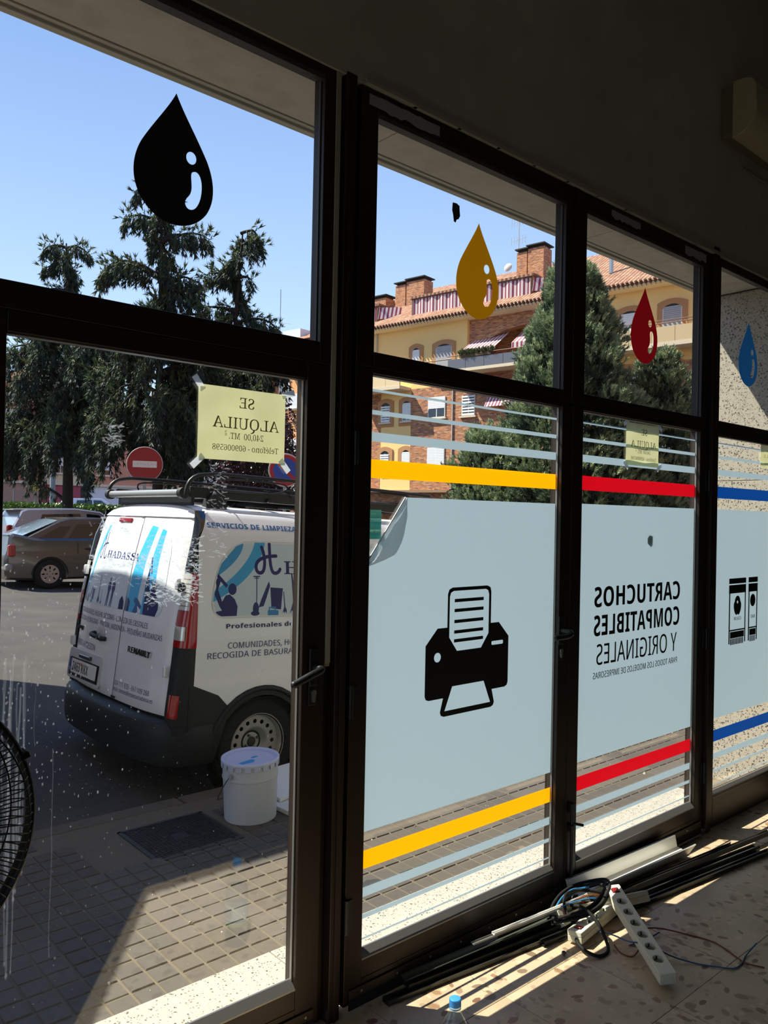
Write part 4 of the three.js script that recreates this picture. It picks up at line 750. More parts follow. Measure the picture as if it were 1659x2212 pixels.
  // rear bumper
  {
    const half = [[.36, .905], [.2, .9], [.1, .85], [.035, .75], [-.01, .55], [-.03, .28], [-.034, 0]];
    const path = curve([...half.map(([x, z]) => [x, 0, z]), ...half.slice(0, -1).reverse().map(([x, z]) => [x, 0, -z])], .5);
    const sec = [[-.05, .225], [.0, .245], [.012, .3], [.016, .42], [.008, .485], [-.012, .515], [-.09, .53]];
    mesh(van, 'rear_bumper', toCreasedNormals(surf(60, sec.length - 1, (u, v) => { const p = path.getPointAt(u), t = path.getTangentAt(u), i = Math.round(v * (sec.length - 1)), [o, y] = sec[i], nx = t.z, nz = -t.x; return [p.x + nx * o * (nx * -1 + Math.abs(nz) > -2 ? 1 : 1), y, p.z + nz * o]; }, true), .9), clad);
  }
  mesh(van, 'underbody', [bx(.25, 4.0, .27, .6, -.6, .6, .03), bx(.3, 4.0, .5, .62, -.86, .86)], M.rubber);
  mesh(van, 'wheel_house', [wheelX, wheelX2].flatMap((x) => [.86, -.86].map((z) => new THREE.CylinderGeometry(.39, .39, .3, 30, 1, true, 0, 6.283).rotateX(Math.PI / 2).translate(x, wheelY, z * .82))), S(0x0a0a0a, .9, { side: THREE.DoubleSide }));
  // plate, recess, handle, lamp, badges
  const plateZ = -.405;
  const onDoor = (z, y, o) => { const p = doorPt(z, y, o); return p; };
  {
    const rec = ext(roundRect(-.31, -.115, .31, .105, .04), .006, .002); rec.rotateY(-Math.PI / 2); const p = onDoor(plateZ, .685, .004); rec.rotateZ(-.1); rec.translate(p[0] - .002, p[1], p[2]); mesh(doorL, 'plate_recess', rec, S(0xcfd0d2, .4));
    const pt = canvas(512, 112, (g, w, h) => { g.fillStyle = '#e9e9e4'; g.fillRect(0, 0, w, h); g.fillStyle = '#1c3f9e'; g.fillRect(0, 0, 44, h); g.fillStyle = '#e8d24a'; for (let i = 0; i < 12; i++) { const a = i / 12 * 6.283; g.fillRect(20 + Math.cos(a) * 12, 32 + Math.sin(a) * 12, 3, 3); } g.fillStyle = '#fff'; g.font = 'bold 28px sans-serif'; g.fillText('E', 13, 96); g.fillStyle = '#15151a'; g.font = 'bold 96px sans-serif'; g.save(); g.translate(62, 92); g.scale(.72, 1); g.fillText('2463 KKX', 0, 0); g.restore(); g.fillStyle = '#c22a22'; g.beginPath(); g.ellipse(232, 30, 9, 14, .4, 0, 6.3); g.fill(); g.strokeStyle = '#15151a'; g.lineWidth = 6; g.strokeRect(0, 0, w, h); });
    const pg = surf(4, 2, (u, v) => [-.012, (v - .5) * .108, (u - .5) * .52, u, v], true); pg.rotateZ(-.1); pg.translate(p[0] - .012, p[1] - .018, p[2]); mesh(doorL, 'number_plate', pg, new THREE.MeshStandardMaterial({ map: pt, roughness: .4 }));
    const pf = box(.008, .135, .54, 0, 0, 0, .004); pf.rotateZ(-.1); pf.translate(p[0] - .014, p[1] - .026, p[2]); mesh(doorL, 'plate_frame', pf, M.black);
    mesh(doorL, 'plate_lamp', box(.03, .03, .2, p[0] - .012, p[1] + .07, p[2] + .02, .01), PH({ color: 0x3a3f45, roughness: .2, clearcoat: 1 }));
    const h = onDoor(-.2, .93, .01);
    mesh(doorL, 'door_handle', [tube([[h[0] + .005, .945, -.30], [h[0] - .03, .94, -.28], [h[0] - .036, .935, -.2], [h[0] - .03, .928, -.12], [h[0] + .004, .922, -.1]], .016, 24, 10)], M.blackPlastic);
    mesh(doorL, 'handle_cup', new THREE.SphereGeometry(.075, 20, 12).scale(.12, .8, 1).translate(h[0] + .008, .95, -.2), S(0xbfc2c6, .4));
    const b = onDoor(-.18, 1.79, .004);
    mesh(doorL, 'brake_light', box(.02, .034, .22, b[0] - .002, b[1] - .012, b[2], .01), redL);
  }
  const badge = (str, z0, z1, y0, y1, m) => { const g = new TextGeometry(str, { font: font.b, size: 1, depth: 1, curveSegments: 4 }); g.computeBoundingBox(); const B = g.boundingBox; g.translate(-B.min.x, -B.min.y, 0); g.scale((z1 - z0) / (B.max.x - B.min.x), (y1 - y0) / (B.max.y - B.min.y), .006); g.rotateY(-Math.PI / 2); g.rotateZ(-.1); const p = onDoor((z0 + z1) / 2, y0, .002); g.translate(p[0] + .0, y0, z0); return clean(g); };
  mesh(doorR, 'badge', badge('RENAULT', .27, .6, .885, .925, S(0x4a4a4c, .25, { metalness: .8 })), S(0x3b3b3c, .3, { metalness: .7 }));
  mesh(doorL, 'badge', badge('Kangoo', -.74, -.52, .925, .965, null), S(0x3b3b3c, .3, { metalness: .7 }));
  mesh(doorR, 'badge', badge('ENERGY', .115, .18, .555, .57, null), S(0x555557, .3, { metalness: .7 }));
  // printed films
  const navy = '#1d1a5e', cyan = '#35a9dc';
  const txt = (g, t, x0, x1, yb, px, col, f = 'sans-serif', st = '') => { g.save(); g.fillStyle = col; g.font = st + px + 'px ' + f; g.textAlign = 'left'; const k = (x1 - x0) / g.measureText(t).width; g.translate(x0, yb); g.scale(k, 1); g.fillText(t, 0, 0); g.restore(); };
  const shape = (g, col, pts) => { g.fillStyle = col; g.beginPath(); pts.forEach((p, i) => i ? g.lineTo(...p) : g.moveTo(...p)); g.closePath(); g.fill(); };
  const logoH = (g, x0, y0, w, h, lw) => { g.strokeStyle = navy; g.lineCap = 'round'; g.lineJoin = 'round'; g.lineWidth = lw; const P = (a, b) => [x0 + a * w, y0 + b * h]; g.beginPath(); g.moveTo(...P(.28, .12)); g.bezierCurveTo(...P(.4, .4), ...P(.42, .75), ...P(.3, .92)); g.bezierCurveTo(...P(.2, 1.02), ...P(0, .95), ...P(.04, .72)); g.bezierCurveTo(...P(.1, .45), ...P(.6, .4), ...P(.85, .4)); g.stroke(); g.beginPath(); g.moveTo(...P(.6, 0)); g.bezierCurveTo(...P(.58, .4), ...P(.6, .8), ...P(.7, .93)); g.bezierCurveTo(...P(.8, 1.02), ...P(.95, .95), ...P(1, .84)); g.stroke(); };
  // figures: window cleaner, mop, bucket, broom, couple, bottles, blower
  const cleaner = (g, x, y, s, flip = 1) => { const P = (a) => a.map(([u, v]) => [x + u * s * flip, y + v * s]); shape(g, navy, P([[0, 0], [.55, 0], [.57, -.2], [.5, -.35], [.38, -.45], [.28, -.43], [.2, -.3], [.1, -.55], [.16, -.72], [.1, -.8], [.04, -.74], [.06, -.62], [.02, -.45], [.14, -.2], [.2, -.12], [.06, -.1]])); g.fillStyle = navy; g.beginPath(); g.ellipse(x + .44 * s * flip, y - .56 * s, .1 * s, .12 * s, 0, 0, 6.3); g.fill(); g.save(); g.translate(x + .12 * s * flip, y - .82 * s); g.rotate(.8 * flip); g.fillRect(-.28 * s, -.03 * s, .56 * s, .07 * s); g.restore(); };
  const mop = (g, x, y, h) => { g.fillStyle = navy; g.fillRect(x - h * .012, y - h, h * .025, h * .8); g.fillRect(x - h * .1, y - h, h * .2, h * .03); g.fillRect(x - h * .07, y - h * .95, h * .14, h * .02); g.beginPath(); g.ellipse(x - h * .02, y - h * .17, h * .09, h * .16, 0, 0, 6.3); g.ellipse(x - h * .04, y - h * .05, h * .13, h * .06, 0, 0, 6.3); g.fill(); };
  const bucket = (g, x, y, s) => { shape(g, navy, [[x, y - .1 * s], [x + .1 * s, y - .35 * s], [x + .34 * s, y - .85 * s], [x + .4 * s, y - .95 * s], [x + .44 * s, y - .8 * s], [x + .3 * s, y - .4 * s], [x + .2 * s, y - .15 * s]]); shape(g, navy, [[x + .45 * s, y - .75 * s], [x + .95 * s, y - .72 * s], [x + .88 * s, y - .02 * s], [x + .5 * s, y - .06 * s]]); g.fillStyle = '#2f7fb4'; g.fillRect(x + .36 * s, y, s * .42, s * .16); g.strokeStyle = '#2f7fb4'; g.lineWidth = s * .05; g.strokeRect(x + .42 * s, y - .09 * s, s * .24, s * .1); };
  const broom = (g, x, y, h) => { shape(g, navy, [[x - h * .07, y - h], [x - h * .03, y - h], [x + h * .05, y - h * .3], [x + h * .13, y - h * .15], [x + h * .12, y], [x + h * .05, y - h * .1], [x, y], [x - h * .03, y - h * .1], [x - h * .1, y - h * .02], [x - h * .01, y - h * .3]]); };
  const couple = (g, x, y, h) => { for (const [o, k] of [[0, 1], [.35, 1]]) { const X = x + o * h; g.fillStyle = navy; g.beginPath(); g.ellipse(X, y - h * .93, h * .05, h * .07, 0, 0, 6.3); g.fill(); shape(g, navy, [[X - h * .11, y - h * .84], [X + h * .1, y - h * .84], [X + h * .14, y - h * .6], [X + h * .07, y - h * .5], [X + h * .06, y], [X, y], [X - h * .01, y - h * .35], [X - h * .05, y], [X - h * .12, y], [X - h * .09, y - h * .5], [X - h * .14, y - h * .62]]); } };
  const dw = 1280, dh = 1040, qx = (z) => (z + .8) / 1.6 * dw, qy = (y) => (1.85 - y) / 1.3 * dh;
  const rearT = canvas(dw, dh, (g) => {
    g.clearRect(0, 0, dw, dh);
    g.save(); g.beginPath(); const R = (z, y) => [qx(z), qy(y)];
    g.moveTo(...R(-.58, 1.72)); g.quadraticCurveTo(...R(-.3, 1.76), ...R(0, 1.76)); g.quadraticCurveTo(...R(.4, 1.75), ...R(.5, 1.71)); g.quadraticCurveTo(...R(.58, 1.66), ...R(.6, 1.55)); g.lineTo(...R(.625, 1.22)); g.quadraticCurveTo(...R(.625, 1.15), ...R(.55, 1.15)); g.lineTo(...R(-.62, 1.145)); g.quadraticCurveTo(...R(-.72, 1.15), ...R(-.715, 1.24)); g.lineTo(...R(-.66, 1.6)); g.quadraticCurveTo(...R(-.64, 1.7), ...R(-.58, 1.72)); g.closePath();
    g.fillStyle = '#dbe7ee'; g.fill(); g.clip();
    const band = (c, a, b, w0, w1, k) => { g.fillStyle = c; g.beginPath(); g.moveTo(...R(a, 1.78)); g.quadraticCurveTo(...R((a + b) / 2 - k, 1.5), ...R(b, 1.1)); g.lineTo(...R(b + w1, 1.1)); g.quadraticCurveTo(...R((a + b) / 2 - k + (w0 + w1) / 2, 1.5), ...R(a + w0, 1.78)); g.closePath(); g.fill(); };
    band(cyan, -.45, -.74, .05, .05, .02); band('#8fd0ec', -.52, -.76, .02, .02, .02); band('#40b4e6', .29, .1, .09, .2, .06); band('#40b4e6', .44, .37, .05, .16, .05);
    logoH(g, qx(-.52), qy(1.68), qx(-.38) - qx(-.52), qy(1.48) - qy(1.68), 10);
    txt(g, 'HADASSA', qx(-.36), qx(.2), qy(1.495), 58, navy, 'serif', 'bold ');
    const B = qy(1.15);
    cleaner(g, qx(-.715), B, 105); mop(g, qx(-.595), B, 150); bucket(g, qx(-.57), B - 14, 92); broom(g, qx(-.37), B, 170); broom(g, qx(-.31), B, 90); couple(g, qx(-.19), B, 165);
    shape(g, navy, [[qx(.02), B], [qx(.02), B - 50], [qx(.05), B - 75], [qx(.075), B - 45], [qx(.08), B]]); shape(g, navy, [[qx(.09), B], [qx(.09), B - 70], [qx(.12), B - 80], [qx(.12), B]]); shape(g, navy, [[qx(.13), B], [qx(.13), B - 55], [qx(.15), B - 75], [qx(.19), B - 55], [qx(.19), B]]);
    shape(g, '#2a5f96', [[qx(.25), B - 78], [qx(.29), B - 80], [qx(.37), B - 40], [qx(.36), B - 22], [qx(.31), B - 40], [qx(.33), B], [qx(.25), B], [qx(.28), B - 45], [qx(.245), B - 60]]);
    shape(g, navy, [[qx(.4), B], [qx(.39), B - 90], [qx(.37), B - 140], [qx(.375), B - 190], [qx(.385), B - 245], [qx(.4), B - 240], [qx(.4), B - 190], [qx(.42), B - 150], [qx(.45), B - 120], [qx(.52), B - 118], [qx(.57), B - 80], [qx(.58), B - 40], [qx(.56), B]]); g.fillStyle = navy; g.beginPath(); g.ellipse(qx(.49), B - 140, 26, 34, 0, 0, 6.3); g.fill(); g.save(); g.translate(qx(.405), B - 262); g.rotate(1.25); g.fillRect(-46, -6, 92, 13); g.restore();
    g.restore();
    const tx = '#3b3a74';
    txt(g, 'COMUNIDADES, HOGAR, OFICINAS - LIMPIEZA DE CRISTALES', qx(-.7), qx(.5), qy(1.065), 40, tx); txt(g, 'RECOGIDA DE BASURAS - PINTURA, JARDINERÍA - PEQUEÑAS MUDANZAS', qx(-.755), qx(.68), qy(1.005), 40, tx);
    txt(g, 'LAVADO A PRESION', qx(-.745), qx(-.27), qy(.815), 50, tx);
    txt(g, '924 111 833 - 697 109 268', qx(.13), qx(.62), qy(.645), 36, tx); txt(g, 'e-mail: clientes@limpiezashadassa.es', qx(.105), qx(.665), qy(.605), 30, tx); txt(g, 'BADAJOZ', qx(.29), qx(.49), qy(.558), 32, tx);
  });
  rearT.wrapS = rearT.wrapT = THREE.ClampToEdgeWrapping;
  const rm = new THREE.MeshStandardMaterial({ map: rearT, transparent: true, roughness: .35 });
  mesh(doorL, 'printed_film', doorSurf(null, seam - .006, .0022, .56, 1.80, 18, 26, .02), rm); mesh(doorR, 'printed_film', doorSurf(seam + .006, null, .0022, .56, 1.80, 18, 26, .02), rm);
  const sw = 1900, sh = 920, sx = (x) => (x - .24) * 800, sy = (y) => (1.85 - y) * 800;
  const sideT = canvas(sw, sh, (g) => {
    g.clearRect(0, 0, sw, sh);
    txt(g, 'SERVICIOS DE LIMPIEZA Y MANTENIMIENTO', sx(.3), sx(1.62), sy(1.752), 38, '#2b6fb2', 'sans-serif', 'bold ');
    g.save(); g.beginPath(); const R = (x, y) => [sx(x), sy(y)];
    g.moveTo(...R(.62, 1.665)); g.lineTo(...R(2.4, 1.685)); g.lineTo(...R(2.4, 1.17)); g.lineTo(...R(.42, 1.175)); g.quadraticCurveTo(...R(.335, 1.18), ...R(.325, 1.26)); g.quadraticCurveTo(...R(.34, 1.5), ...R(.45, 1.6)); g.quadraticCurveTo(...R(.52, 1.66), ...R(.62, 1.665)); g.closePath();
    g.fillStyle = '#c3d2da'; g.fill(); g.lineWidth = 10; g.strokeStyle = '#dcdcd8'; g.stroke(); g.clip();
    const arc = (c, x, y0_, y1_, w, xe) => { g.fillStyle = c; g.beginPath(); g.moveTo(...R(x, y0_)); g.quadraticCurveTo(...R(x - .06, y1_ + .16), ...R(xe, y1_)); g.lineTo(...R(xe, y1_ - w * .8)); g.quadraticCurveTo(...R(x + .02, y1_ + .1), ...R(x + w, y0_)); g.closePath(); g.fill(); };
    arc('#3b9fd0', .655, 1.68, 1.33, .08, .31); arc('#3b93c6', .525, 1.66, 1.44, .035, .31);
    logoH(g, sx(.645), sy(1.66), sx(.845) - sx(.645), sy(1.455) - sy(1.66), 19);
    txt(g, 'HADASSA', sx(.875), sx(1.7), sy(1.455), 100, navy, 'serif', 'bold ');
    const B = sy(1.18);
    cleaner(g, sx(.33), B, 250); mop(g, sx(.655), B, 210); bucket(g, sx(.67), B - 24, 165); broom(g, sx(.955), B, 225); broom(g, sx(.88), B - 5, 120); couple(g, sx(1.2), B, 260); cleaner(g, sx(2.2), B, 240, -1); mop(g, sx(1.6), B, 200);
    g.restore();
    txt(g, 'Profesionales de Excelencia', sx(.42), sx(1.32), sy(1.1), 34, '#211d5c', 'sans-serif', 'bold ');
    txt(g, 'COMUNIDADES, HOGAR, OFICINAS - LIMPIEZA DE CRISTALES', sx(.44), sx(2.05), sy(.97), 44, '#33316e'); txt(g, 'RECOGIDA DE BASURAS - PINTURA, JARDINERÍA - MUDANZAS', sx(.29), sx(2.1), sy(.91), 44, '#33316e');
  });
  sideT.wrapS = sideT.wrapT = THREE.ClampToEdgeWrapping;
  mesh(van, 'printed_film', surf(30, 24, (u, v) => { const x = lerp(.26, 2.6, u), y = lerp(.86, 1.8, v), [, z] = [0, Zs(y)]; return [x, y, z + .0035, (x - .24) * 800 / sw, 1 - (1.85 - y) * 800 / sh]; }), new THREE.MeshStandardMaterial({ map: sideT, transparent: true, roughness: .4 }));
  // wheels: pressed-steel rim with round holes, hub and bolts
  const tyre = lathe([[.198, -.09], [.21, -.1], [.255, -.104], [.29, -.098], [.306, -.082], [.3155, -.05], [.3165, -.03], [.3125, -.028], [.3125, -.024], [.3165, -.022], [.3165, .022], [.3125, .024], [.3125, .028], [.3165, .03], [.3155, .05], [.306, .082], [.29, .098], [.255, .104], [.21, .1], [.198, .09]], 72).rotateX(Math.PI / 2);
  const blocks = []; for (let i = 0; i < 56; i++) { const q = i / 56 * 6.283; for (const z of [-.07, .07]) blocks.push(box(.02, .012, .03, 0, .3125, z, .003).rotateZ(q)); }
  const rimRing = lathe([[.205, .098], [.209, .1], [.212, .094], [.204, .088], [.196, .084], [.19, .06], [.186, .04], [.184, -.06], [.2, -.095]], 72).rotateX(Math.PI / 2);
  const ds = new THREE.Shape(); ds.absarc(0, 0, .187, 0, TAU); for (let i = 0; i < 16; i++) { const q = i / 16 * 6.283, h = new THREE.Path(); h.absarc(Math.cos(q) * .146, Math.sin(q) * .146, .0155, 0, TAU, true); ds.holes.push(h); } { const h = new THREE.Path(); h.absarc(0, 0, .118, 0, TAU, true); ds.holes.push(h); }
  const dish = [ext(ds, .004, .001, 12).translate(0, 0, .045), lathe([[.118, .049], [.112, .051], [.1, .044], [.085, .02], [.075, .008], [.066, .006], [.06, .014], [.034, .016]], 60).rotateX(Math.PI / 2).scale(1, 1, 1)];
  const hub = lathe([[.0001, .02], [.028, .02], [.033, .014], [.033, -.02]], 32).rotateX(Math.PI / 2);
  const nut = new THREE.CylinderGeometry(.0095, .011, .02, 6).rotateX(Math.PI / 2);
  for (const x of [wheelX, wheelX2]) for (const s of [1, -1]) {
    const w = new THREE.Group(); w.name = 'wheel'; w.position.set(x, wheelY, s * .775); if (s < 0) w.rotation.y = Math.PI; van.add(w);
    mesh(w, 'tyre', [tyre, ...blocks], S(0x141415, .85)); mesh(w, 'rim', rimRing, S(0xb4b1aa, .38, { metalness: .3 })); mesh(w, 'rim_disc', dish, S(0xaeaba2, .42, { metalness: .15 })); mesh(w, 'hub', hub, S(0x4a453f, .5, { metalness: .6 }));
    for (let i = 0; i < 4; i++) { const n = mesh(w, 'wheel_bolt', nut, S(0x77736c, .4, { metalness: .8 })); const q = i * 1.5708 + .5; n.position.set(Math.cos(q) * .05, Math.sin(q) * .05, .02); }
    mesh(w, 'brake_drum', new THREE.CylinderGeometry(.12, .12, .08, 24).rotateX(Math.PI / 2).translate(0, 0, -.03), M.rubber);
  }
  // ---- roof rack standing on the van
  {
    const t = thing('roof_rack', 'black tubular roof rack with a grey loading roller on the van', 'roof rack', [2.22, -.205, -3.42]); t.rotation.z = -.038;
    for (const s of [1, -1]) {
      mesh(t, 'side_rail', tube([[.22, 1.96, s * .64], [.22, 1.985, s * .64], [.25, 2.06, s * .64], [.34, 2.105, s * .64], [.6, 2.12, s * .635], [1.5, 2.12, s * .63], [2.5, 2.11, s * .62]], .014, 70, 10), M.black);
      mesh(t, 'lower_rail', box(2.3, .075, .02, 1.42, 1.985, s * .6, .006), M.black);
      for (let k = 0; k < 3; k++) mesh(t, 'rail_brace', tube([[.46 + k * .62, 2.01, s * .62], [.5 + k * .62, 2.085, s * .625], [1.0 + k * .62, 2.09, s * .625], [.94 + k * .62, 2.02, s * .62], [.46 + k * .62, 2.01, s * .62]], .0065, 60, 7), M.black);
      for (const x of [.46, 1.35, 2.3]) mesh(t, 'foot', [ext(poly([[-.075, -.02], [.075, -.02], [.07, .05], [.045, .09], [-.02, .1], [-.06, .05]]), .07, .004).translate(x, 1.895, s * .6 - .035)], M.blackPlastic);
    }
    for (const x of [.46, .9, 1.35, 1.8, 2.3]) mesh(t, 'cross_bar', box(.05, .03, 1.28, x, 1.965, 0, .006), M.black);
    mesh(t, 'loading_roller', rod([.23, 1.975, -.6], [.23, 1.975, .56], .026, 24), S(0x96999b, .35, { metalness: .35 }));
    for (const z of [-.615, .58]) mesh(t, 'roller_end', rod([.23, 1.975, z - .02], [.23, 1.975, z + .025], .038, 20), M.blackPlastic);
    mesh(t, 'deflector', box(.02, .1, 1.2, .3, 1.945, 0, .005), M.black);
    mesh(t, 'deck', box(2.0, .012, .9, 1.42, 1.985, -.08, .003), S(0x202326, .6));
  }
}
// ================================================================ BEYOND THE ROAD
// ---- road signs
function sign(label, x, y, z, r, face, turnY) {
  const g = gy(x, z), t = thing('road_sign', label, 'road sign', [x, g, z], turnY);
  mesh(t, 'pole', bx(-.03, .03, 0, y - g + r * .9, -.035, -.012, .004), S(0x9a9c9e, .5, { metalness: .5 }));
  const tex = canvas(512, 512, face);
  const disc = new THREE.CylinderGeometry(r, r, .012, 64).rotateX(Math.PI / 2).translate(0, y - g, 0);
  mesh(t, 'sign_rim', [disc, new THREE.TorusGeometry(r, .008, 6, 60).translate(0, y - g, 0)], S(0xb8b4b0, .5));
  mesh(t, 'sign_face', new THREE.CircleGeometry(r * .985, 64).translate(0, y - g, .0075), new THREE.MeshStandardMaterial({ map: tex, roughness: .45 }));
}
sign('round red no-entry sign with a worn white bar above the van', 6.06, 2.455, -11.12, .298, (g, w, h) => { g.fillStyle = '#9c1a22'; g.fillRect(0, 0, w, h); blotch(g, w, h, 20, ['#a82630', '#8d141c'], 40, 120, .4); g.fillStyle = '#e8ded6'; g.fillRect(80, 206, 352, 98); g.strokeStyle = 'rgba(120,110,110,.55)'; g.lineWidth = 3; for (let i = 0; i < 7; i++) { g.beginPath(); let x = 110 + i * 44; g.moveTo(x, 250 + rr(-22, 22)); for (let k = 0; k < 4; k++) { x += 12; g.lineTo(x, 255 + rr(-28, 28)); } g.stroke(); } }, -.45);
sign('round blue and red no-parking sign half hidden by the paper notice', 8.52, 2.46, -10.42, .31, (g, w, h) => { g.fillStyle = '#b51d2a'; g.fillRect(0, 0, w, h); g.fillStyle = '#2b4fa6'; g.beginPath(); g.arc(256, 256, 192, 0, 6.3); g.fill(); g.save(); g.translate(256, 256); g.rotate(Math.PI / 4); g.fillStyle = '#b51d2a'; g.fillRect(-230, -26, 460, 52); g.restore(); g.strokeStyle = '#e9d6d2'; g.lineWidth = 8; g.beginPath(); g.arc(256, 256, 250, 0, 6.3); g.stroke(); }, -.5);
// ---- parked cars
function car(label, p, o) {
  const t = thing('car', label, 'car', p, o.turn ?? 0);
  const paint = PH({ color: o.color, roughness: .3, metalness: .45, clearcoat: .8, clearcoatRoughness: .1 }), gl = PH({ color: o.glass ?? 0x0c1212, roughness: .05, clearcoat: 1 });
  const W = o.w / 2, s = new THREE.Shape(); let first = true;
  const wx = o.wheels, r = .36;
  s.moveTo(o.body[0][0], o.body[0][1]); for (const q of o.body.slice(1)) s.lineTo(...q);
  const Lx = o.body[o.body.length - 1][0]; // bottom run back to the rear, over the arches
  s.lineTo(wx[1] + r, .24); s.absarc(wx[1], .31, r, -.2, Math.PI + .2, false); s.lineTo(wx[0] + r, .24); s.absarc(wx[0], .31, r, -.2, Math.PI + .2, false); s.lineTo(o.body[0][0] + .02, .26);
  const body = ext(s, o.w - .12, .05, 14).translate(0, 0, -W + .06);
  { const P = body.attributes.position; for (let i = 0; i < P.count; i++) { const y = P.getY(i), x = P.getX(i); let k = 1 - .1 * Math.max(0, (.55 - y)) - .06 * Math.max(0, y - .75); k *= 1 - .1 * Math.max(0, .5 - x) ** 2 * 4; P.setZ(i, P.getZ(i) * k); } body.computeVertexNormals(); }
  mesh(t, 'body', toCreasedNormals(body, .6), paint);
  const belt = o.belt, top = o.top, tap = (g, k = 0) => { const P = g.attributes.position; for (let i = 0; i < P.count; i++) P.setZ(i, P.getZ(i) * (1 - .17 * (P.getY(i) - belt) / (top - belt)) * (1 - .03)); g.computeVertexNormals(); return g; };
  mesh(t, 'roof', toCreasedNormals(tap(ext(poly(o.cabin), o.w - .16, .03, 8).translate(0, 0, -W + .08)), .5), paint);
  for (const w of o.windows) mesh(t, 'side_window', tap(MG([ext(poly(w), .008).translate(0, 0, W - .045), ext(poly(w), .008).translate(0, 0, -W + .037)])), gl);
  const pane = (a, b, zk = .86) => surf(6, 4, (u, v) => { const x = lerp(a[0], b[0], v), y = lerp(a[1], b[1], v), k = (1 - .17 * (y - belt) / (top - belt)) * zk; return [x, y + .02 * (1 - (2 * u - 1) ** 2), lerp(-W, W, u) * k]; });
  mesh(t, 'rear_window', pane(...o.rear), PH({ color: 0x8a9cac, roughness: .06, clearcoat: 1 })); mesh(t, 'windscreen', pane(...o.front), gl);
  const lampM = PH({ color: 0x9a1216, roughness: .15, clearcoat: 1 });
  for (const q of [1, -1]) {
    mesh(t, 'tail_lamp', box(o.lamp[1], o.lamp[2], .1, o.lamp[0], o.lamp[3], q * (W - .075), .03), lampM);
    mesh(t, 'door_line', [box(.008, belt - .42, .006, o.seam, (belt + .36) / 2, q * (W - .018)), box(.16, .03, .02, o.seam + .25, belt - .16, q * (W - .006), .008)], S(0x202020, .6));
    mesh(t, 'arch', wx.map((x) => new THREE.TorusGeometry(r, .016, 6, 26, Math.PI).translate(x, .31, q * (W - .03))), S(0x1a1a1a, .6));
  }
  mesh(t, 'bumper', box(.16, .16, o.w * .94, o.body[0][0] + .02, .46, 0, .05), o.chrome ? S(0x8b8985, .4, { metalness: .3 }) : paint);
  mesh(t, 'underbody', bx(.3, Lx - .3, .2, .5, -W + .22, W - .22), M.rubber);
  const ty = lathe([[.17, -.08], [.2, -.095], [.29, -.09], [.308, -.06], [.31, 0], [.308, .06], [.29, .09], [.2, .095], [.17, .08]], 36).rotateX(Math.PI / 2);
  const capS = new THREE.Shape(); capS.absarc(0, 0, .195, 0, TAU); for (let i = 0; i < 8; i++) { const a = i / 8 * 6.283, h = new THREE.Path(); h.absellipse(Math.cos(a) * .13, Math.sin(a) * .13, .036, .022, 0, TAU, true, a); capS.holes.push(h); } for (let i = 0; i < 4; i++) { const a = i * 1.57, h = new THREE.Path(); h.absarc(Math.cos(a) * .055, Math.sin(a) * .055, .016, 0, TAU, true); capS.holes.push(h); }
  const cp = ext(capS, .014, .006, 8).translate(0, 0, .07);
  for (const x of wx) for (const q of [1, -1]) { const w = new THREE.Group(); w.name = 'wheel'; w.position.set(x, .31, q * (W - .13)); if (q < 0) w.rotation.y = Math.PI; t.add(w); mesh(w, 'tyre', ty, M.rubber); mesh(w, 'wheel_trim', cp, S(o.trim ?? 0xa79c90, .45, { metalness: .4 })); }
  if (o.extra) o.extra(t, paint, W);
  t.scale.setScalar(o.scale ?? 1);
  return t;
}
car('dark grey-brown liftback car parked left of the van, sloping rear window', [4.95, 0, -15.62], {
  w: 1.72, color: 0x55504a, belt: .98, top: 1.43, wheels: [.80, 3.36], seam: 1.36, lamp: [.05, .14, .24, .8], chrome: true,
  body: [[.0, .34], [-.02, .62], [.03, .78], [.06, 1.06], [.1, 1.09], [.5, 1.0], [3.0, .98], [3.9, .86], [4.3, .72], [4.4, .5], [4.38, .3]],
  cabin: [[.28, 1.02], [1.02, 1.38], [1.25, 1.44], [1.9, 1.45], [2.3, 1.42], [3.02, .99]], rear: [[.2, 1.07], [1.0, 1.415]], front: [[3.05, 1.02], [2.32, 1.42]],
  windows: [[[.55, 1.03], [1.02, 1.29], [1.26, 1.3], [1.05, 1.03]], [[1.16, 1.03], [1.38, 1.33], [1.9, 1.36], [1.9, 1.03]], [[1.97, 1.03], [1.97, 1.36], [2.26, 1.34], [2.72, 1.03]]],
  extra: (t, p, W) => mesh(t, 'spoiler', box(.14, .025, 1.4, .07, 1.1, 0, .01), p),
});
car('silver hatchback car behind the dark liftback, seen over its roof', [5.9, .06, -19.05], {
  w: 1.75, color: 0xa9a8ac, belt: .98, top: 1.5, wheels: [.62, 3.2], seam: 1.8, lamp: [.04, .12, .3, 1.0], scale: 1.04,
  body: [[.02, .32], [-.02, .6], [.04, .9], [.14, 1.08], [.6, 1.02], [3.0, .96], [3.8, .85], [4.1, .6], [4.1, .32]],
  cabin: [[.12, 1.05], [.36, 1.45], [.5, 1.5], [1.6, 1.53], [2.2, 1.46], [2.95, .98]], rear: [[.1, 1.08], [.36, 1.46]], front: [[3.0, 1.0], [2.22, 1.47]],
  windows: [[[.88, 1.04], [.74, 1.24], [.8, 1.4], [1.7, 1.43], [1.78, 1.04]], [[1.86, 1.04], [1.86, 1.43], [2.16, 1.4], [2.62, 1.04]]],
  extra: (t, p, W) => mesh(t, 'spoiler', box(.26, .03, 1.2, .3, 1.5, 0, .012), p),
});
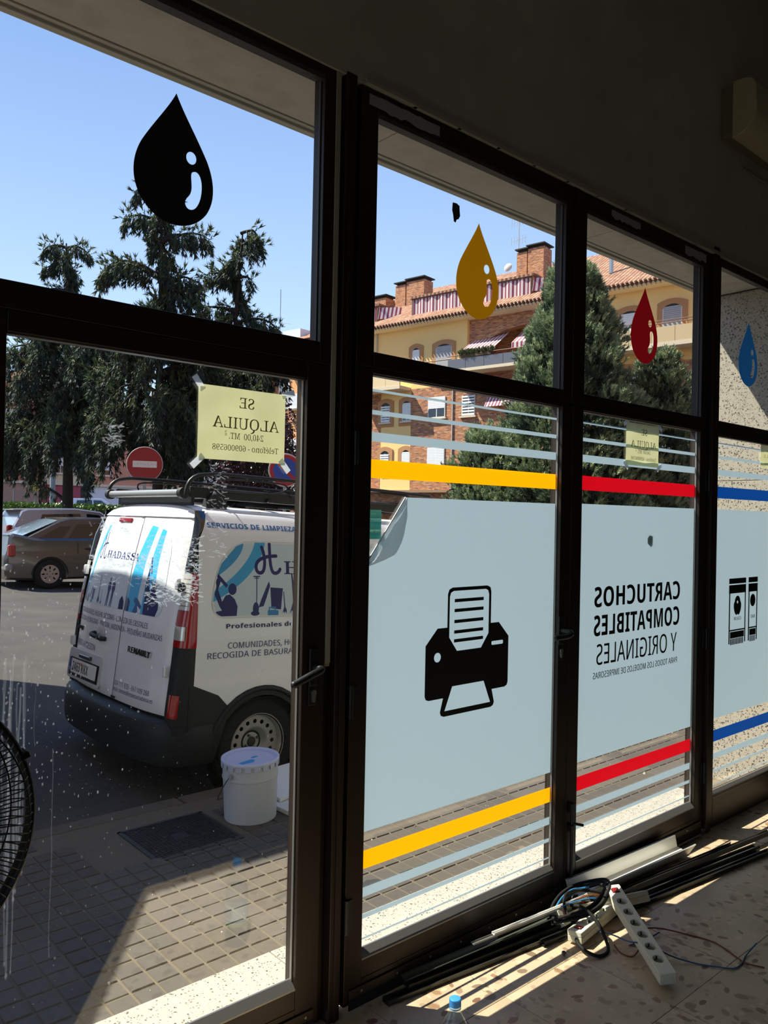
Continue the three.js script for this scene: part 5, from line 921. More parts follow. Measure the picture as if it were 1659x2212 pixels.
car('dark blue-grey car at the far left behind the silver hatchback', [3.55, .1, -21.4], {
  w: 1.74, color: 0x2c3138, belt: .98, top: 1.48, wheels: [.8, 3.3], seam: 1.7, lamp: [.04, .12, .2, .85], scale: 1.12,
  body: [[.02, .32], [-.02, .6], [.04, .95], [.5, 1.0], [3.0, .98], [3.9, .88], [4.25, .7], [4.28, .32]],
  cabin: [[.5, 1.0], [1.1, 1.42], [1.4, 1.48], [2.0, 1.48], [2.4, 1.42], [3.1, .99]], rear: [[.5, 1.02], [1.12, 1.43]], front: [[3.12, 1.0], [2.42, 1.43]],
  windows: [[[1.0, 1.03], [1.4, 1.38], [1.9, 1.4], [1.9, 1.03]], [[1.97, 1.03], [1.97, 1.4], [2.36, 1.38], [2.8, 1.03]]],
});
car('tall silver people carrier with roof bars at the far left by the hedge', [3.6, .2, -23.6], {
  w: 1.85, color: 0xb3b4ba, belt: 1.12, top: 1.82, wheels: [.7, 3.3], seam: 1.7, lamp: [.03, .1, .4, 1.2], scale: 1.06,
  body: [[.0, .32], [-.02, .6], [.02, 1.1], [.4, 1.12], [3.2, 1.1], [4.0, .98], [4.3, .7], [4.3, .32]],
  cabin: [[.02, 1.1], [.14, 1.72], [.3, 1.82], [2.3, 1.84], [2.7, 1.74], [3.5, 1.1]], rear: [[.0, 1.2], [.13, 1.72]], front: [[3.5, 1.13], [2.72, 1.75]],
  windows: [[[.4, 1.2], [.44, 1.66], [1.4, 1.7], [1.4, 1.2]], [[1.48, 1.2], [1.48, 1.7], [2.3, 1.7], [2.3, 1.2]], [[2.38, 1.2], [2.38, 1.69], [2.62, 1.64], [3.15, 1.2]]],
  extra: (t, p, W) => { for (const q of [1, -1]) mesh(t, 'roof_bar', tube([[.4, 1.84, q * .66], [.5, 1.9, q * .66], [2.2, 1.9, q * .66], [2.3, 1.84, q * .66]], .018, 24, 8), M.black); mesh(t, 'cross_bar', box(.05, .03, 1.4, 1.9, 1.93, 0, .01), M.black); },
});
for (const [x, z, l] of [[17.0, -46, 'white car far behind the hedge, left of the cedar trunk'], [21.6, -46.5, 'white van-like car far behind the hedge, right of the cedar trunk']]) car(l, [x, gy(x, z) + .4, z], {
  w: 1.78, color: 0xe2e3e4, belt: 1.0, top: 1.55, wheels: [.7, 3.2], seam: 1.7, lamp: [.03, .1, .3, 1.0],
  body: [[.0, .32], [-.02, .6], [.04, 1.0], [3.0, 1.0], [3.8, .88], [4.1, .6], [4.1, .32]], cabin: [[.05, 1.0], [.3, 1.5], [2.1, 1.55], [2.95, 1.0]], rear: [[.04, 1.05], [.3, 1.48]], front: [[2.98, 1.02], [2.12, 1.52]],
  windows: [[[.5, 1.06], [.6, 1.42], [1.5, 1.45], [1.5, 1.06]], [[1.58, 1.06], [1.58, 1.45], [2.05, 1.44], [2.55, 1.06]]],
});
// ---- leaves and sprigs
function tuft(n, len, w, spread, droop = 0) { // blades round a short axis along +y
  const p = [];
  for (let i = 0; i < n; i++) {
    const a = i / n * 6.283 * 2.4 + rnd(), h = rnd() * len * .75, s = len * rr(.3, .5), cx = Math.cos(a), cz = Math.sin(a), q = rnd() * 6.28, ux = Math.cos(q) * w, uz = Math.sin(q) * w, tipx = cx * s * spread, tipz = cz * s * spread, ty = h + s * (1 - droop);
    p.push(-ux, h, -uz, ux, h, uz, tipx, ty, tipz);
  }
  const g = new THREE.BufferGeometry(); g.setAttribute('position', new THREE.Float32BufferAttribute(p, 3)); g.setAttribute('uv', new THREE.Float32BufferAttribute(new Float32Array(p.length / 3 * 2), 2)); g.computeVertexNormals(); return g;
}
function scatter(parent, name, geo, m, list, colours) { // list of [pos, dir, scale]
  const im = new THREE.InstancedMesh(geo, m, list.length), q = new THREE.Quaternion(), q2 = new THREE.Quaternion(), mt = new THREE.Matrix4(), c = new THREE.Color();
  list.forEach(([p, d, s, k], i) => {
    q.setFromUnitVectors(yUp, d); q2.setFromAxisAngle(yUp, rnd() * 6.28); q.multiply(q2); mt.compose(p, q, V(s, s, s)); im.setMatrixAt(i, mt);
    const t = k ?? rnd(), f = t * (colours.length - 1), a = Math.min(colours.length - 2, Math.floor(f)); c.setRGB(...[0, 1, 2].map((j) => lerp(colours[a][j], colours[a + 1][j], f - a))); im.setColorAt(i, c);
  });
  im.name = name; im.castShadow = im.receiveShadow = true; im.userData.kind = 'stuff'; parent.add(im); return im;
}
const leafM = (o = {}) => PH({ color: 0xffffff, roughness: .75, transmission: .25, thickness: 0, side: THREE.DoubleSide, ...o });
M.bark = S(0x2c2620, .95);
// ---- drooping cedars
const cedarTuft = tuft(13, .3, .016, .5, .1);
function cedar(label, p, H, o) {
  const t = thing('cedar_tree', label, 'tree', p, -.723);
  const lean = o.lean ?? [0, 0];
  const ax = (h) => V(lean[0] * (h / H) ** 2, h, lean[1] * (h / H) ** 2);
  mesh(t, 'trunk', taper([ax(-.3), ax(H * .25), ax(H * .5), ax(H * .75), ax(H)], o.r ?? .2, .02, 9), M.bark);
  const boughs = [], list = [];
  const bough = (h, az, L, rise, droop, hang, dens = 1) => {
    const a = ax(h), d = V(Math.cos(az), 0, Math.sin(az)), pts = [];
    for (let i = 0; i <= 5; i++) { const u = i / 5; pts.push(a.clone().addScaledVector(d, L * u).add(V(rr(-.05, .05), rise * Math.sin(u * 1.9) - droop * u ** 3, rr(-.05, .05)))); }
    boughs.push(taper(pts, .045 + L * .012, .008, 5, 10));
    const c = curve(pts), n = Math.ceil(L * 30 * dens), side = V(-d.z, 0, d.x);
    for (let i = 0; i < n; i++) {
      const u = rr(.12, 1) ** .8, b = c.getPointAt(u), off = rr(-1, 1) * .34 * Math.sin(Math.min(1, u * 1.15) * Math.PI * .8 + .3) * Math.min(1, L * .7);
      b.addScaledVector(side, off); b.y += rr(-.03, .08) - Math.abs(off) * .25;
      const hl = hang * rr(.15, 1) * (.35 + .65 * u), m = Math.max(2, Math.ceil(hl / .13));
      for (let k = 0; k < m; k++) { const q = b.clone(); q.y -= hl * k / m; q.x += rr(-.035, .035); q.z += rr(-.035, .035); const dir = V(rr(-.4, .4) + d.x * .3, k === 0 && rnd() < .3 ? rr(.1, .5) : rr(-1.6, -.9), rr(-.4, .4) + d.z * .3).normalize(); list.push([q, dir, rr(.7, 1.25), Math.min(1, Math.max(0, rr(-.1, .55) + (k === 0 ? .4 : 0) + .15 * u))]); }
    }
  };
  for (const b of o.boughs ?? []) bough(...b);
  for (let h = o.sleeve?.[0] ?? 99; h < (o.sleeve?.[1] ?? 0); h += .16) bough(h, rr(0, 6.283), rr(.18, .42), .1, .15, .5, 2);
  const step = o.step ?? .36;
  for (let h = o.from; h < o.to; h += step * rr(.7, 1.3)) {
    const k = (h - o.from) / (H - o.from), n = o.n ?? 3;
    for (let i = 0; i < n; i++) bough(h, rr(0, 6.283), lerp(o.L0, o.L1, k ** .8) * rr(.55, 1.1), rr(.1, .45), rr(.3, .9) * (1 - k * .5), lerp(o.hang ?? 1.1, .35, k));
  }
  mesh(t, 'bough', boughs, M.bark).userData.kind = 'stuff';
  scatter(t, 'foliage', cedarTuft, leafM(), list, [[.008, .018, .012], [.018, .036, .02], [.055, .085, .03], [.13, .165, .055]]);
  return t;
}
const PI = Math.PI;
// (azimuth 0 points to the right of the picture, PI to the left)
cedar('slender cedar at the far left with a bare stem below its topmost fan', [8.75, -.1, -22.2], 9.75, { r: .2, from: 3.5, to: 7.2, L0: 2.1, L1: 1.1, n: 5, step: .3, hang: 1.1, lean: [-.22, 0], sleeve: [7.2, 9.6],
  boughs: [[9.62, PI, .75, .12, .25, .3, 2], [9.6, .1, .75, .1, .3, .3, 2], [9.1, PI, .75, -.02, .1, .3, 1.6], [8.9, .4, .3, .05, .1, .3], [8.3, PI * .9, .7, .1, .3, .3], [7.9, .2, .6, .1, .25, .35], [9.3, 1.4, .4, .1, .1, .3], [6.9, .15, 1.0, .1, .35, .7], [6.9, PI, 1.3, .2, .4, .7], [6.5, 3.0, 1.9, .3, .5, .9], [5.6, 3.2, 2.1, .2, .5, 1.0], [5.4, -.1, 1.1, .2, .5, 1.0], [4.4, 3.1, 2.2, .2, .5, 1.2], [3.9, 3.3, 2.1, .2, .5, 1.1], [2.0, 3.4, 1.5, .5, .1, .1, .3]] });
cedar('tall middle cedar with long drooping boughs, highest of the three', [8.98, -.05, -16.7], 9.75, { r: .17, from: 3.3, to: 6.7, L0: 2.0, L1: 1.0, n: 5, step: .32, hang: 1.0, lean: [-.05, 0], sleeve: [6.6, 9.6],
  boughs: [[9.7, 2.9, .62, .1, .2, .35, 2], [9.4, .2, .35, .1, .15, .35, 2], [8.95, PI, .98, .2, .12, .5, 1.8], [8.45, .05, 1.25, .3, .22, .45, 1.7], [8.5, .1, .8, .2, .2, .5], [7.55, PI, 1.5, .55, .42, .55, 1.8], [7.5, PI * .93, 1.45, .45, .4, .6, 1.5], [7.3, 0, .95, .35, .2, .6, 1.8], [7.0, .15, 1.0, .3, .3, .7, 1.6], [6.5, PI, 1.6, .3, .6, .8], [6.2, 0, 1.1, .3, .5, .8], [5.4, PI, 1.85, .3, .6, 1.0], [5.2, -.1, 1.5, .3, .5, 1.0], [4.2, PI, 1.9, .3, .6, 1.1], [4.0, .1, 1.7, .3, .6, 1.1], [3.6, PI, 1.8, .3, .4, 1.0], [3.5, 0, 1.9, .3, .4, 1.0]] });
cedar('cedar right of the middle one, its leader bent over to the right', [11.25, -.2, -17.3], 9.55, { r: .17, from: 3.3, to: 6.6, L0: 2.1, L1: 1.0, n: 5, step: .32, hang: 1.0, lean: [.35, .1], sleeve: [6.6, 9.4],
  boughs: [[9.5, -.1, .55, .2, .55, .4, 2.4], [9.2, .3, .3, .1, .2, .4, 2], [8.7, PI, .5, .1, .35, .5, 1.6], [8.2, PI, .95, .25, .12, .55, 1.8], [8.3, .2, .4, .05, .2, .5], [7.35, PI, 1.1, .2, .15, .6, 1.6], [7.0, 0, 1.25, .3, .5, .75, 2], [6.7, .1, 1.45, .15, .6, .8, 2], [6.6, PI, 1.2, .2, .2, .7, 1.6], [5.9, .1, 1.5, .2, .5, .8], [5.8, PI, 1.5, .2, .5, .9], [4.8, 0, 1.5, .2, .5, .9], [4.6, PI, 1.7, .2, .5, 1.0], [3.6, .1, 1.6, .3, .5, 1.0]] });
// ---- plum tree with dark purple leaves
function leafyTree(name, label, p, o) {
  const t = thing(name, label, 'tree', p, -.723);
  mesh(t, 'trunk', [taper([V(0, -.4, 0), V(.05, o.y * .4, .02), V(0, o.y, 0)], o.r ?? .12, .05, 8)], M.bark);
  const br = []; const blobs = [];
  for (let i = 0; i < o.blobs; i++) { const a = rnd() * 6.283, e = rr(-.8, 1), r = Math.sqrt(1 - e * e * .5) * rr(.35, .9); const c = V(Math.cos(a) * r * o.rx, o.y + e * o.ry * .85, Math.sin(a) * r * o.rx); blobs.push(c); br.push(taper([V(0, o.y * .6, 0), V(c.x * .5, lerp(o.y * .7, c.y, .5), c.z * .5), c], .03, .008, 5, 6)); }
  mesh(t, 'bough', br, M.bark).userData.kind = 'stuff';
  const list = [];
  for (const c of blobs) for (let i = 0; i < o.per; i++) { const d = V(rr(-1, 1), rr(-1, 1), rr(-1, 1)).normalize(), q = c.clone().addScaledVector(d, o.br * rnd() ** .5); list.push([q, V(rr(-1, 1), rr(-.6, 1), rr(-1, 1)).normalize(), rr(.7, 1.3)]); }
  const lf = surf(2, 3, (u, v) => { const w = Math.sin(v * PI) * .5 + .02; return [(u - .5) * o.leaf * .7 * w * 2, v * o.leaf, Math.abs(u - .5) * .3 * o.leaf]; });
  scatter(t, 'foliage', lf, leafM({ roughness: o.rough ?? .35 }), list, o.cols); return t;
}
leafyTree('plum_tree', 'purple-leaved plum tree behind the no-parking sign', [9.05, -.15, -12.2], { y: 2.75, rx: 1.0, ry: 1.35, r: .09, blobs: 60, per: 95, br: .34, leaf: .075, rough: .22, cols: [[.03, .008, .012], [.06, .014, .02], [.12, .03, .035]] });
// ---- junipers in front of the apartment block
const junTuft = tuft(16, .2, .016, .75, -.1);
function juniper(label, p, H, R, o = {}) {
  const t = thing('juniper_tree', label, 'tree', p, -.723);
  mesh(t, 'trunk', taper([V(0, -.5, 0), V(.05, H * .4, 0), V(0, H * .95, 0)], .2 * R / 2, .03, 8), M.bark);
  const list = [], br = [], N = o.clumps ?? 210;
  for (let i = 0; i < N; i++) {
    const h = H * (.02 + .95 * (i / N) ** .9), k = h / H, rad = R * (o.prof ? o.prof(k) : Math.min(1, .35 + k * 3.2) * (1 - k) ** .72) * rr(.62, 1.12) + .08, a = i * 2.39996 + rr(-.3, .3);
    const c = V(Math.cos(a) * rad, h + rr(-.15, .15), Math.sin(a) * rad), out = V(Math.cos(a), .75 + k, Math.sin(a)).normalize(), s = lerp(.58, .3, k) * rr(.7, 1.3) * (o.s ?? 1);
    br.push(taper([V(0, h - rad * .45, 0), c.clone().multiplyScalar(.6).setY(h - rad * .2), c], .025, .006, 4, 5));
    const n = o.per ?? 95;
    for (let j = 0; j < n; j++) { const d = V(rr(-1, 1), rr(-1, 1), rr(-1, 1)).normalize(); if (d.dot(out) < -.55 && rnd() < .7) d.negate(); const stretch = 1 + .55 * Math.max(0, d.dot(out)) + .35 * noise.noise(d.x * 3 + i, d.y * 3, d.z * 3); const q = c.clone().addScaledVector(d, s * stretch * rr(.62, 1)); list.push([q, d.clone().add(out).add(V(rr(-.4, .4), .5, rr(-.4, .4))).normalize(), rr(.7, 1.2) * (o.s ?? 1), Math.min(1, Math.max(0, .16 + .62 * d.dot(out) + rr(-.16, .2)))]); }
  }
  mesh(t, 'bough', br, M.bark).userData.kind = 'stuff';
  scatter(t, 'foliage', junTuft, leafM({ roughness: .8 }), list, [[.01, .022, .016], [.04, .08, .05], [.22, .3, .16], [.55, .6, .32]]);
  return t;
}
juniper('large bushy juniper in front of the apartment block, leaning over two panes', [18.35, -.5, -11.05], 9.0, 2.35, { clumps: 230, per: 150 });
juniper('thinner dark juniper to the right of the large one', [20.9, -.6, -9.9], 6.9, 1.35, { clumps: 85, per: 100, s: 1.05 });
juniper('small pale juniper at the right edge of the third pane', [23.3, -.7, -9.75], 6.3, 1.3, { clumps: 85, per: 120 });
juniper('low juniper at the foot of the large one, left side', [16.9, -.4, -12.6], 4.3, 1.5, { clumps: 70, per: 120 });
leafyTree('plum_tree', 'low purple plum bush at the left foot of the large juniper', [17.4, -.5, -14.6], { y: 2.2, rx: .9, ry: .9, blobs: 30, per: 90, br: .35, leaf: .09, rough: .4, cols: [[.04, .012, .014], [.09, .03, .03], [.13, .05, .04]] });
leafyTree('copper_shrub', 'copper-leaved shrub showing between the junipers', [22.4, -.6, -12.4], { y: 3.0, rx: 2.4, ry: 1.6, blobs: 70, per: 70, br: .45, leaf: .12, rough: .6, cols: [[.12, .03, .015], [.3, .1, .05], [.5, .22, .12]] });
// ---- hedge
{
  const t = thing('clipped_hedge', 'clipped bright green hedge behind the parked cars', 'hedge', [0, 0, 0]);
  mesh(t, 'stems', uvScale(bx(8.2, 12.4, 0, 1.55, -27.2, -25.6, .1), 1), S(0x141c0c, .95));
  const list = []; for (let i = 0; i < 9000; i++) { const f = rnd(), x = rr(8, 12.6), p = f < .5 ? V(x, rr(1.52, 1.8), rr(-27.3, -25.4)) : V(x, rr(.1, 1.75), rr(-25.6, -25.35)); list.push([p, V(rr(-1, 1), rr(.1, 1), rr(-.6, 1)).normalize(), rr(.7, 1.4)]); }
  scatter(t, 'foliage', surf(2, 2, (u, v) => [(u - .5) * .07 * Math.sin(v * 2.9 + .1), v * .11, 0]), leafM({ roughness: .5 }), list, [[.04, .09, .012], [.11, .2, .03], [.22, .33, .06]]);
}
// ---- street furniture far off
{
  const t = thing('lamp_post', 'grey lamp post standing in the hedge by the left cedar', 'lamp post', [11.3, -.1, -31]);
  mesh(t, 'post', [rod([0, 0, 0], [0, 3.2, 0], .13, 14, .1), rod([0, 3.2, 0], [0, 7, 0], .06, 10, .045)], S(0x8f9698, .5)); mesh(t, 'lantern', lathe([[.001, 0], [.12, .02], [.22, .4], [.24, .44], [.05, .6], [.001, .62]], 16).translate(0, 7, 0), M.black);
  const y = thing('road_sign', 'small yellow square sign on a thin pole far left', 'road sign', [9.65, 0, -27.9]);
  mesh(y, 'pole', rod([0, 0, 0], [0, 2.7, 0], .025, 8), S(0x8b8b8b, .5)); mesh(y, 'sign_face', bx(-.14, .14, 2.32, 2.6, .0, .02, .004), S(0xe0b416, .5)); mesh(y, 'picture', ext(poly([[-.06, 2.4], [.07, 2.4], [.04, 2.47], [0, 2.52], [-.04, 2.46]]), .004).translate(0, 0, .02), S(0x9a4a20, .6));
  const n = thing('road_sign', 'small blue and red no-parking sign far left beside the yellow sign', 'road sign', [9.05, 0, -28.4]);
  mesh(n, 'pole', rod([0, 0, 0], [0, 3, 0], .025, 8), S(0x8b8b8b, .5)); mesh(n, 'sign_face', new THREE.CylinderGeometry(.2, .2, .02, 30).rotateX(PI / 2).translate(0, 2.95, 0), S(0x8a2028, .5)); mesh(n, 'sign_centre', new THREE.CylinderGeometry(.14, .14, .026, 30).rotateX(PI / 2).translate(0, 2.95, 0), S(0x2a3f8c, .5));
}
// ---- brick, render, roof tile surfaces of the far houses
const brickT = canvas(1024, 1024, (g, w, h) => { g.fillStyle = '#b58f72'; g.fillRect(0, 0, w, h); const rows = 28, bh = h / rows, bw = w / 8; for (let j = 0; j < rows; j++) for (let i = -1; i < 9; i++) { g.fillStyle = ['#a8683f', '#b87548', '#8f5640', '#c2875a', '#7b4c48', '#b4714c', '#9c6648', '#c89468'][Math.floor(rnd() * 8)]; g.globalAlpha = rr(.75, 1); g.fillRect(i * bw + (j % 2) * bw / 2 + 3, j * bh + 3, bw - 6, bh - 6); } g.globalAlpha = 1; speckle(g, w, h, 1800, ['#7a5040', '#cfa078'], 1, 3, .35); });
M.brick = new THREE.MeshStandardMaterial({ map: brickT, roughness: .9 });
const tileT = canvas(512, 512, (g, w, h) => { g.fillStyle = '#86604a'; g.fillRect(0, 0, w, h); for (let j = 0; j < 16; j++) for (let i = 0; i < 16; i++) { g.fillStyle = ['#a87a5e', '#b48768', '#9a6c53', '#b98f72', '#a5745a'][Math.floor(rnd() * 5)]; g.fillRect(i * 32 + 3, j * 32 + 2, 26, 27); } });
const tileB = canvas(512, 512, (g, w, h) => { for (let i = 0; i < 16; i++) { const q = g.createLinearGradient(i * 32, 0, i * 32 + 32, 0); q.addColorStop(0, '#000'); q.addColorStop(.5, '#fff'); q.addColorStop(1, '#000'); g.fillStyle = q; g.fillRect(i * 32, 0, 32, h); } g.fillStyle = '#000'; for (let j = 0; j < 16; j++) g.fillRect(0, j * 32 + 29, w, 3); }, false);
M.roof = new THREE.MeshStandardMaterial({ map: tileT, bumpMap: tileB, bumpScale: .06, roughness: .85 });
M.render = S(0xf8cc84, .9); M.trimTan = S(0xb8855a, .9); M.conc = S(0xd8c6aa, .9); M.shutterW = S(0xe9e8e6, .6); M.shutterG = S(0xa9a6a6, .6); M.winDark = PH({ color: 0x1a1d20, roughness: .08, clearcoat: 1 });
const stripeT = canvas(256, 64, (g, w, h) => { g.fillStyle = '#efe3e0'; g.fillRect(0, 0, w, h); g.fillStyle = '#9a3a55'; for (let i = 0; i < 4; i++) g.fillRect(i * 64 + 8, 0, 30, h); });
M.stripe = PH({ map: stripeT, roughness: .85, transmission: .3, thickness: 0, side: THREE.DoubleSide });
// windows: each one a frame with its shutter or panes
function win(parent, x, y, w, h, z, o = {}) {
  const f = new THREE.Group(); f.name = 'window'; f.position.set(x, y, z); parent.add(f);
  const archH = o.arch ?? 0;
  const open = (e, a) => { const s = new THREE.Shape(); s.moveTo(-w / 2 - e, -e * (o.sillless ? 0 : 1)); s.lineTo(w / 2 + e, -e * (o.sillless ? 0 : 1)); s.lineTo(w / 2 + e, h - archH + e); if (archH) s.quadraticCurveTo(0, h + archH + e, -w / 2 - e, h - archH + e); else s.lineTo(-w / 2 - e, h + e); s.closePath(); return s; };
  if (o.surround) { const s = open(.24, 1), hole = open(0, 0); s.holes.push(new THREE.Path(hole.getPoints(8))); mesh(f, 'surround', ext(s, .05, 0, 8), o.surround); }
  mesh(f, 'recess', ext(open(0, 0), .01, 0, 8).translate(0, 0, .004), M.black);
  mesh(f, 'window_frame', [bx(-w / 2, -w / 2 + .05, 0, h - archH, .01, .04), bx(w / 2 - .05, w / 2, 0, h - archH, .01, .04), bx(-w / 2, w / 2, 0, .05, .01, .04), bx(-.025, .025, 0, h - archH, .01, .03)], S(0xd9d6d0, .5));
  if (o.kind === 'louvre') { for (let i = 0; i < 7; i++) mesh(f, 'louvre', box(w - .04, .09, .05, 0, .1 + i * (h - archH - .12) / 6.4, .05), M.shutterW); }
  else { const sh = o.shut ?? 1, y0 = (h - archH * .2) * (1 - sh); mesh(f, 'pane', bx(-w / 2 + .05, w / 2 - .05, .05, Math.max(.1, y0), .012, .02), M.winDark); const g = []; const n = Math.max(2, Math.round((h - y0) / .09)); for (let i = 0; i < n; i++) g.push(bx(-w / 2 + .04, w / 2 - .04, y0 + i * (h - archH * .6 - y0) / n, y0 + (i + .9) * (h - archH * .6 - y0) / n, .02, .045)); mesh(f, 'roller_shutter', g, o.grey ? M.shutterG : M.shutterW); }
  mesh(f, 'window_sill', bx(-w / 2 - .1, w / 2 + .1, -.08, 0, 0, .14), o.sill ?? M.conc);
  return f;
}
{ // ================= yellow and brick apartment block
  const b = thing('apartment_building', 'ochre and brick apartment block with a red tiled roof, striped awnings and brick chimneys', 'building', [30.84, 0, -26.72], -1.4068);
  const W = (n, g, m, s) => mesh(b, n, s ? uvScale(MG([].concat(g)), s) : g, m);
  // s runs to the right, h up, n outwards
  W('wall', [bx(-9, .08, 8.7, 12.1, -.4, 0), bx(7.4, 16, 8.7, 12.1, -.4, 0), bx(.08, .12, 8.7, 12.1, -1.6, 0), bx(7.36, 7.4, 8.7, 12.1, -1.6, 0), bx(-5.66, -3.45, 3.05, 8.7, -.4, 0), bx(7.5, 11.45, 3.05, 8.7, -.4, 0)], M.render);
  W('brick_wall', [bx(-3.45, 7.5, 3.05, 8.7, -.4, .06), bx(11.45, 16, 3.05, 8.7, -.4, .06), bx(-9, -5.66, 3.05, 8.7, -1.2, -.5), bx(.1, 7.38, 8.7, 12.1, -1.9, -1.6)], M.brick, 1.9);
  { const s = poly([[.1, 12.4], [7.38, 12.4], [7.38, 10.5], [6.9, 10.55]]); const sh = new THREE.Shape(); sh.moveTo(.1, 12.4); sh.lineTo(7.38, 12.4); sh.lineTo(7.38, 10.2); sh.lineTo(6.7, 10.2); sh.quadraticCurveTo(6.3, 11.35, 3.7, 11.42); sh.quadraticCurveTo(1.2, 11.35, .62, 10.2); sh.lineTo(.1, 10.2); sh.closePath(); W('brick_arch', uvScale(clean(ext(sh, .5, 0, 12).translate(0, 0, -.7)), 1.9), M.brick); }
  W('side_wall', [bx(-5.68, -5.62, 3.05, 8.7, -.6, 0)], S(0xb98f60, .9));
  W('ground_floor', [bx(-9, 16, -3, 3.05, -.7, -.3)], M.brick, 1.9);
  W('beige_panel', bx(-.6, 2.6, 1.2, 2.8, -.32, -.2), M.conc); W('cornice', bx(-9, 7.5, 2.98, 3.12, -.4, .25), S(0x9a7a5c, .9));
  W('entrance_canopy', bx(-6.2, -3.8, 2.3, 2.4, -.3, 1.4), M.black);
  { const r = []; for (let k = 0; k < 9; k++) r.push(rod([-6.6 + k * .12, 1.0, .1], [-6.6 + k * .12, 1.7, .1], .015, 5)); W('railing', r, M.black); W('white_panel', bx(-6.7, -5.6, 1.75, 2.2, -.3, .1), M.shutterW); }
  // eaves and roof
  W('eave', sweepX([[.62, 12.25], [-.4, 12.45], [-.4, 12.05], [.6, 12.13]], -9, 16.2), S(0xe8d6b4, .85));
  const rf = surf(30, 10, (u, v) => { const s = lerp(-9.1, 16.3, u), n = lerp(.7, -5.8, v); return [s, 12.24 + (0.7 - n) * .6, n, s / 3.4, v * 2.05]; });
  const roof = mesh(b, 'roof', rf, M.roof);
  W('roof_back', surf(4, 2, (u, v) => [lerp(-9.1, 16.3, u), 16.14 - v * 3.6, -5.8 - v * 5.8, u * 7, v * 2]), M.roof);
  { const e = []; for (let s = -9; s < 16.2; s += .21) e.push(new THREE.CylinderGeometry(.06, .07, .3, 6, 1).rotateX(1.0).translate(s, 12.24, .64)); const m = mesh(roof, 'eave_tiles', e, M.roof); m.userData.kind = 'stuff'; }
  W('downpipe', [rod([-6.0, 8.7, .08], [-6.0, 12.3, .08], .05, 8), rod([-6.0, 12.3, .08], [-6.9, 12.5, .5], .05, 8), rod([-.75 + .1, 3.1, .1], [-.65, 8.6, .1], .04, 8)], S(0xb9b3a6, .6));
  // roof terraces closed with striped canvas
  for (const [s0, s1, name] of [[-3.95, -.2, 'a'], [-.15, 3.5, 'b'], [-7.8, -6.55, 'c'], [4.6, 5.6, 'd']]) {
    W('terrace_wall', bx(s0, s1, 12.4, 13.0, -.75, -.6), M.roof);
    W('striped_canvas', surf(40, 3, (u, v) => { const s = lerp(s0, s1, u); return [s, lerp(12.93, 13.86, v), -.58 + .035 * Math.sin(s * 9), s * 1.15, v]; }), M.stripe);
    W('terrace_frame', [bx(s0, s1, 13.84, 13.92, -.64, -.54), bx(s0 - .05, s0 + .02, 12.8, 13.9, -.64, -.54), bx(s1 - .02, s1 + .05, 12.8, 13.9, -.64, -.54)], S(0x6b4a40, .7));
    W('terrace_roof', bx(s0 - .2, s1 + .2, 13.9, 14.02, -2.6, -.5), M.roof);
    W('terrace_side', [bx(s1, s1 + .1, 12.7, 13.9, -2.2, -.6), bx(s0 - .1, s0, 12.7, 13.9, -2.2, -.6)], M.trimTan);
  }
  for (const s of [-6.4, 3.65]) W('side_awning', surf(8, 4, (u, v) => [s + u * 1.1, 13.8 - v * .7, -.6 + v * .15 - u * .7, u * 1.4, v]), M.stripe);
  for (const [s0, s1, t] of [[-7.0, -6.24, 15.65], [-6.16, -4.85, 15.75], [1.38, 2.0, 16.05], [2.06, 3.0, 16.15], [-8.9, -7.75, 15.1]]) {
    const c = new THREE.Group(); c.name = 'chimney'; b.add(c);
    mesh(c, 'stack', uvScale(bx(s0, s1, 13.4, t, -3.7, -2.8), 1.4), M.brick); mesh(c, 'cap', [bx(s0 - .08, s1 + .08, t + .14, t + .2, -3.8, -2.7), bx(s0 + .05, s1 - .05, t, t + .14, -3.6, -2.9)], S(0x2b2a2a, .8));
  }
  { const a = []; a.push(rod([1.25, 15, -3.2], [1.25, 18.2, -3.2], .022, 6)); for (const [y, n] of [[17.9, 5], [16.9, 6]]) { a.push(rod([.75, y, -3.2], [1.75, y + .1, -3.2], .012, 4)); for (let k = 0; k < n; k++) a.push(rod([.8 + k * .17, y - .22, -3.2], [.8 + k * .17, y + .25, -3.2], .011, 4)); } W('antenna', a, S(0xb8b6b4, .5)); W('satellite_dish', new THREE.SphereGeometry(.32, 16, 8, 0, 6.28, 0, .9).rotateX(1.3).translate(.9, 15.3, -2.9), S(0xcfcac4, .5)); W('flue', rod([7.3, 13.6, -1.6], [7.3, 15.0, -1.6], .1, 10), M.steel); }
  // windows
  const A = { arch: .17, surround: M.trimTan };
  win(b, -3.2, 9.75, .5, 1.2, .005, A); win(b, -1.34, 9.45, 1.04, 1.5, .005, { ...A, grey: 1 }); win(b, -7.4, 9.6, .9, 1.3, .005, A);
  win(b, 8.95, 9.7, 1.0, 1.5, .005, A); win(b, 10.87, 9.75, .86, 1.5, .005, { ...A, grey: 1 }); win(b, 13.4, 9.7, .9, 1.5, .005, A);
  for (const y of [6.95, 4.23]) {
    win(b, -5.28, y, .66, 1.12, .005, { ...A, kind: 'louvre' }); win(b, -3.78, y, .6, 1.12, .005, { ...A, shut: y > 6 ? .75 : 1 });
    win(b, -1.7, y + .05, 1.14, 1.14, .065, { shut: y > 6 ? .55 : 1 }); win(b, .34, y + .02, .82, 1.1, .065, { kind: 'louvre' });
    win(b, 3.4, y, 1.2, 1.15, .065, { shut: .7 }); win(b, 5.6, y, .9, 1.15, .065, {});
    win(b, 10.78, y + .5, .8, 1.2, .005, { ...A, shut: .9 }); win(b, 8.9, y + .4, .9, 1.2, .005, A); win(b, 13.4, y, 1, 1.15, .065, {});
  }
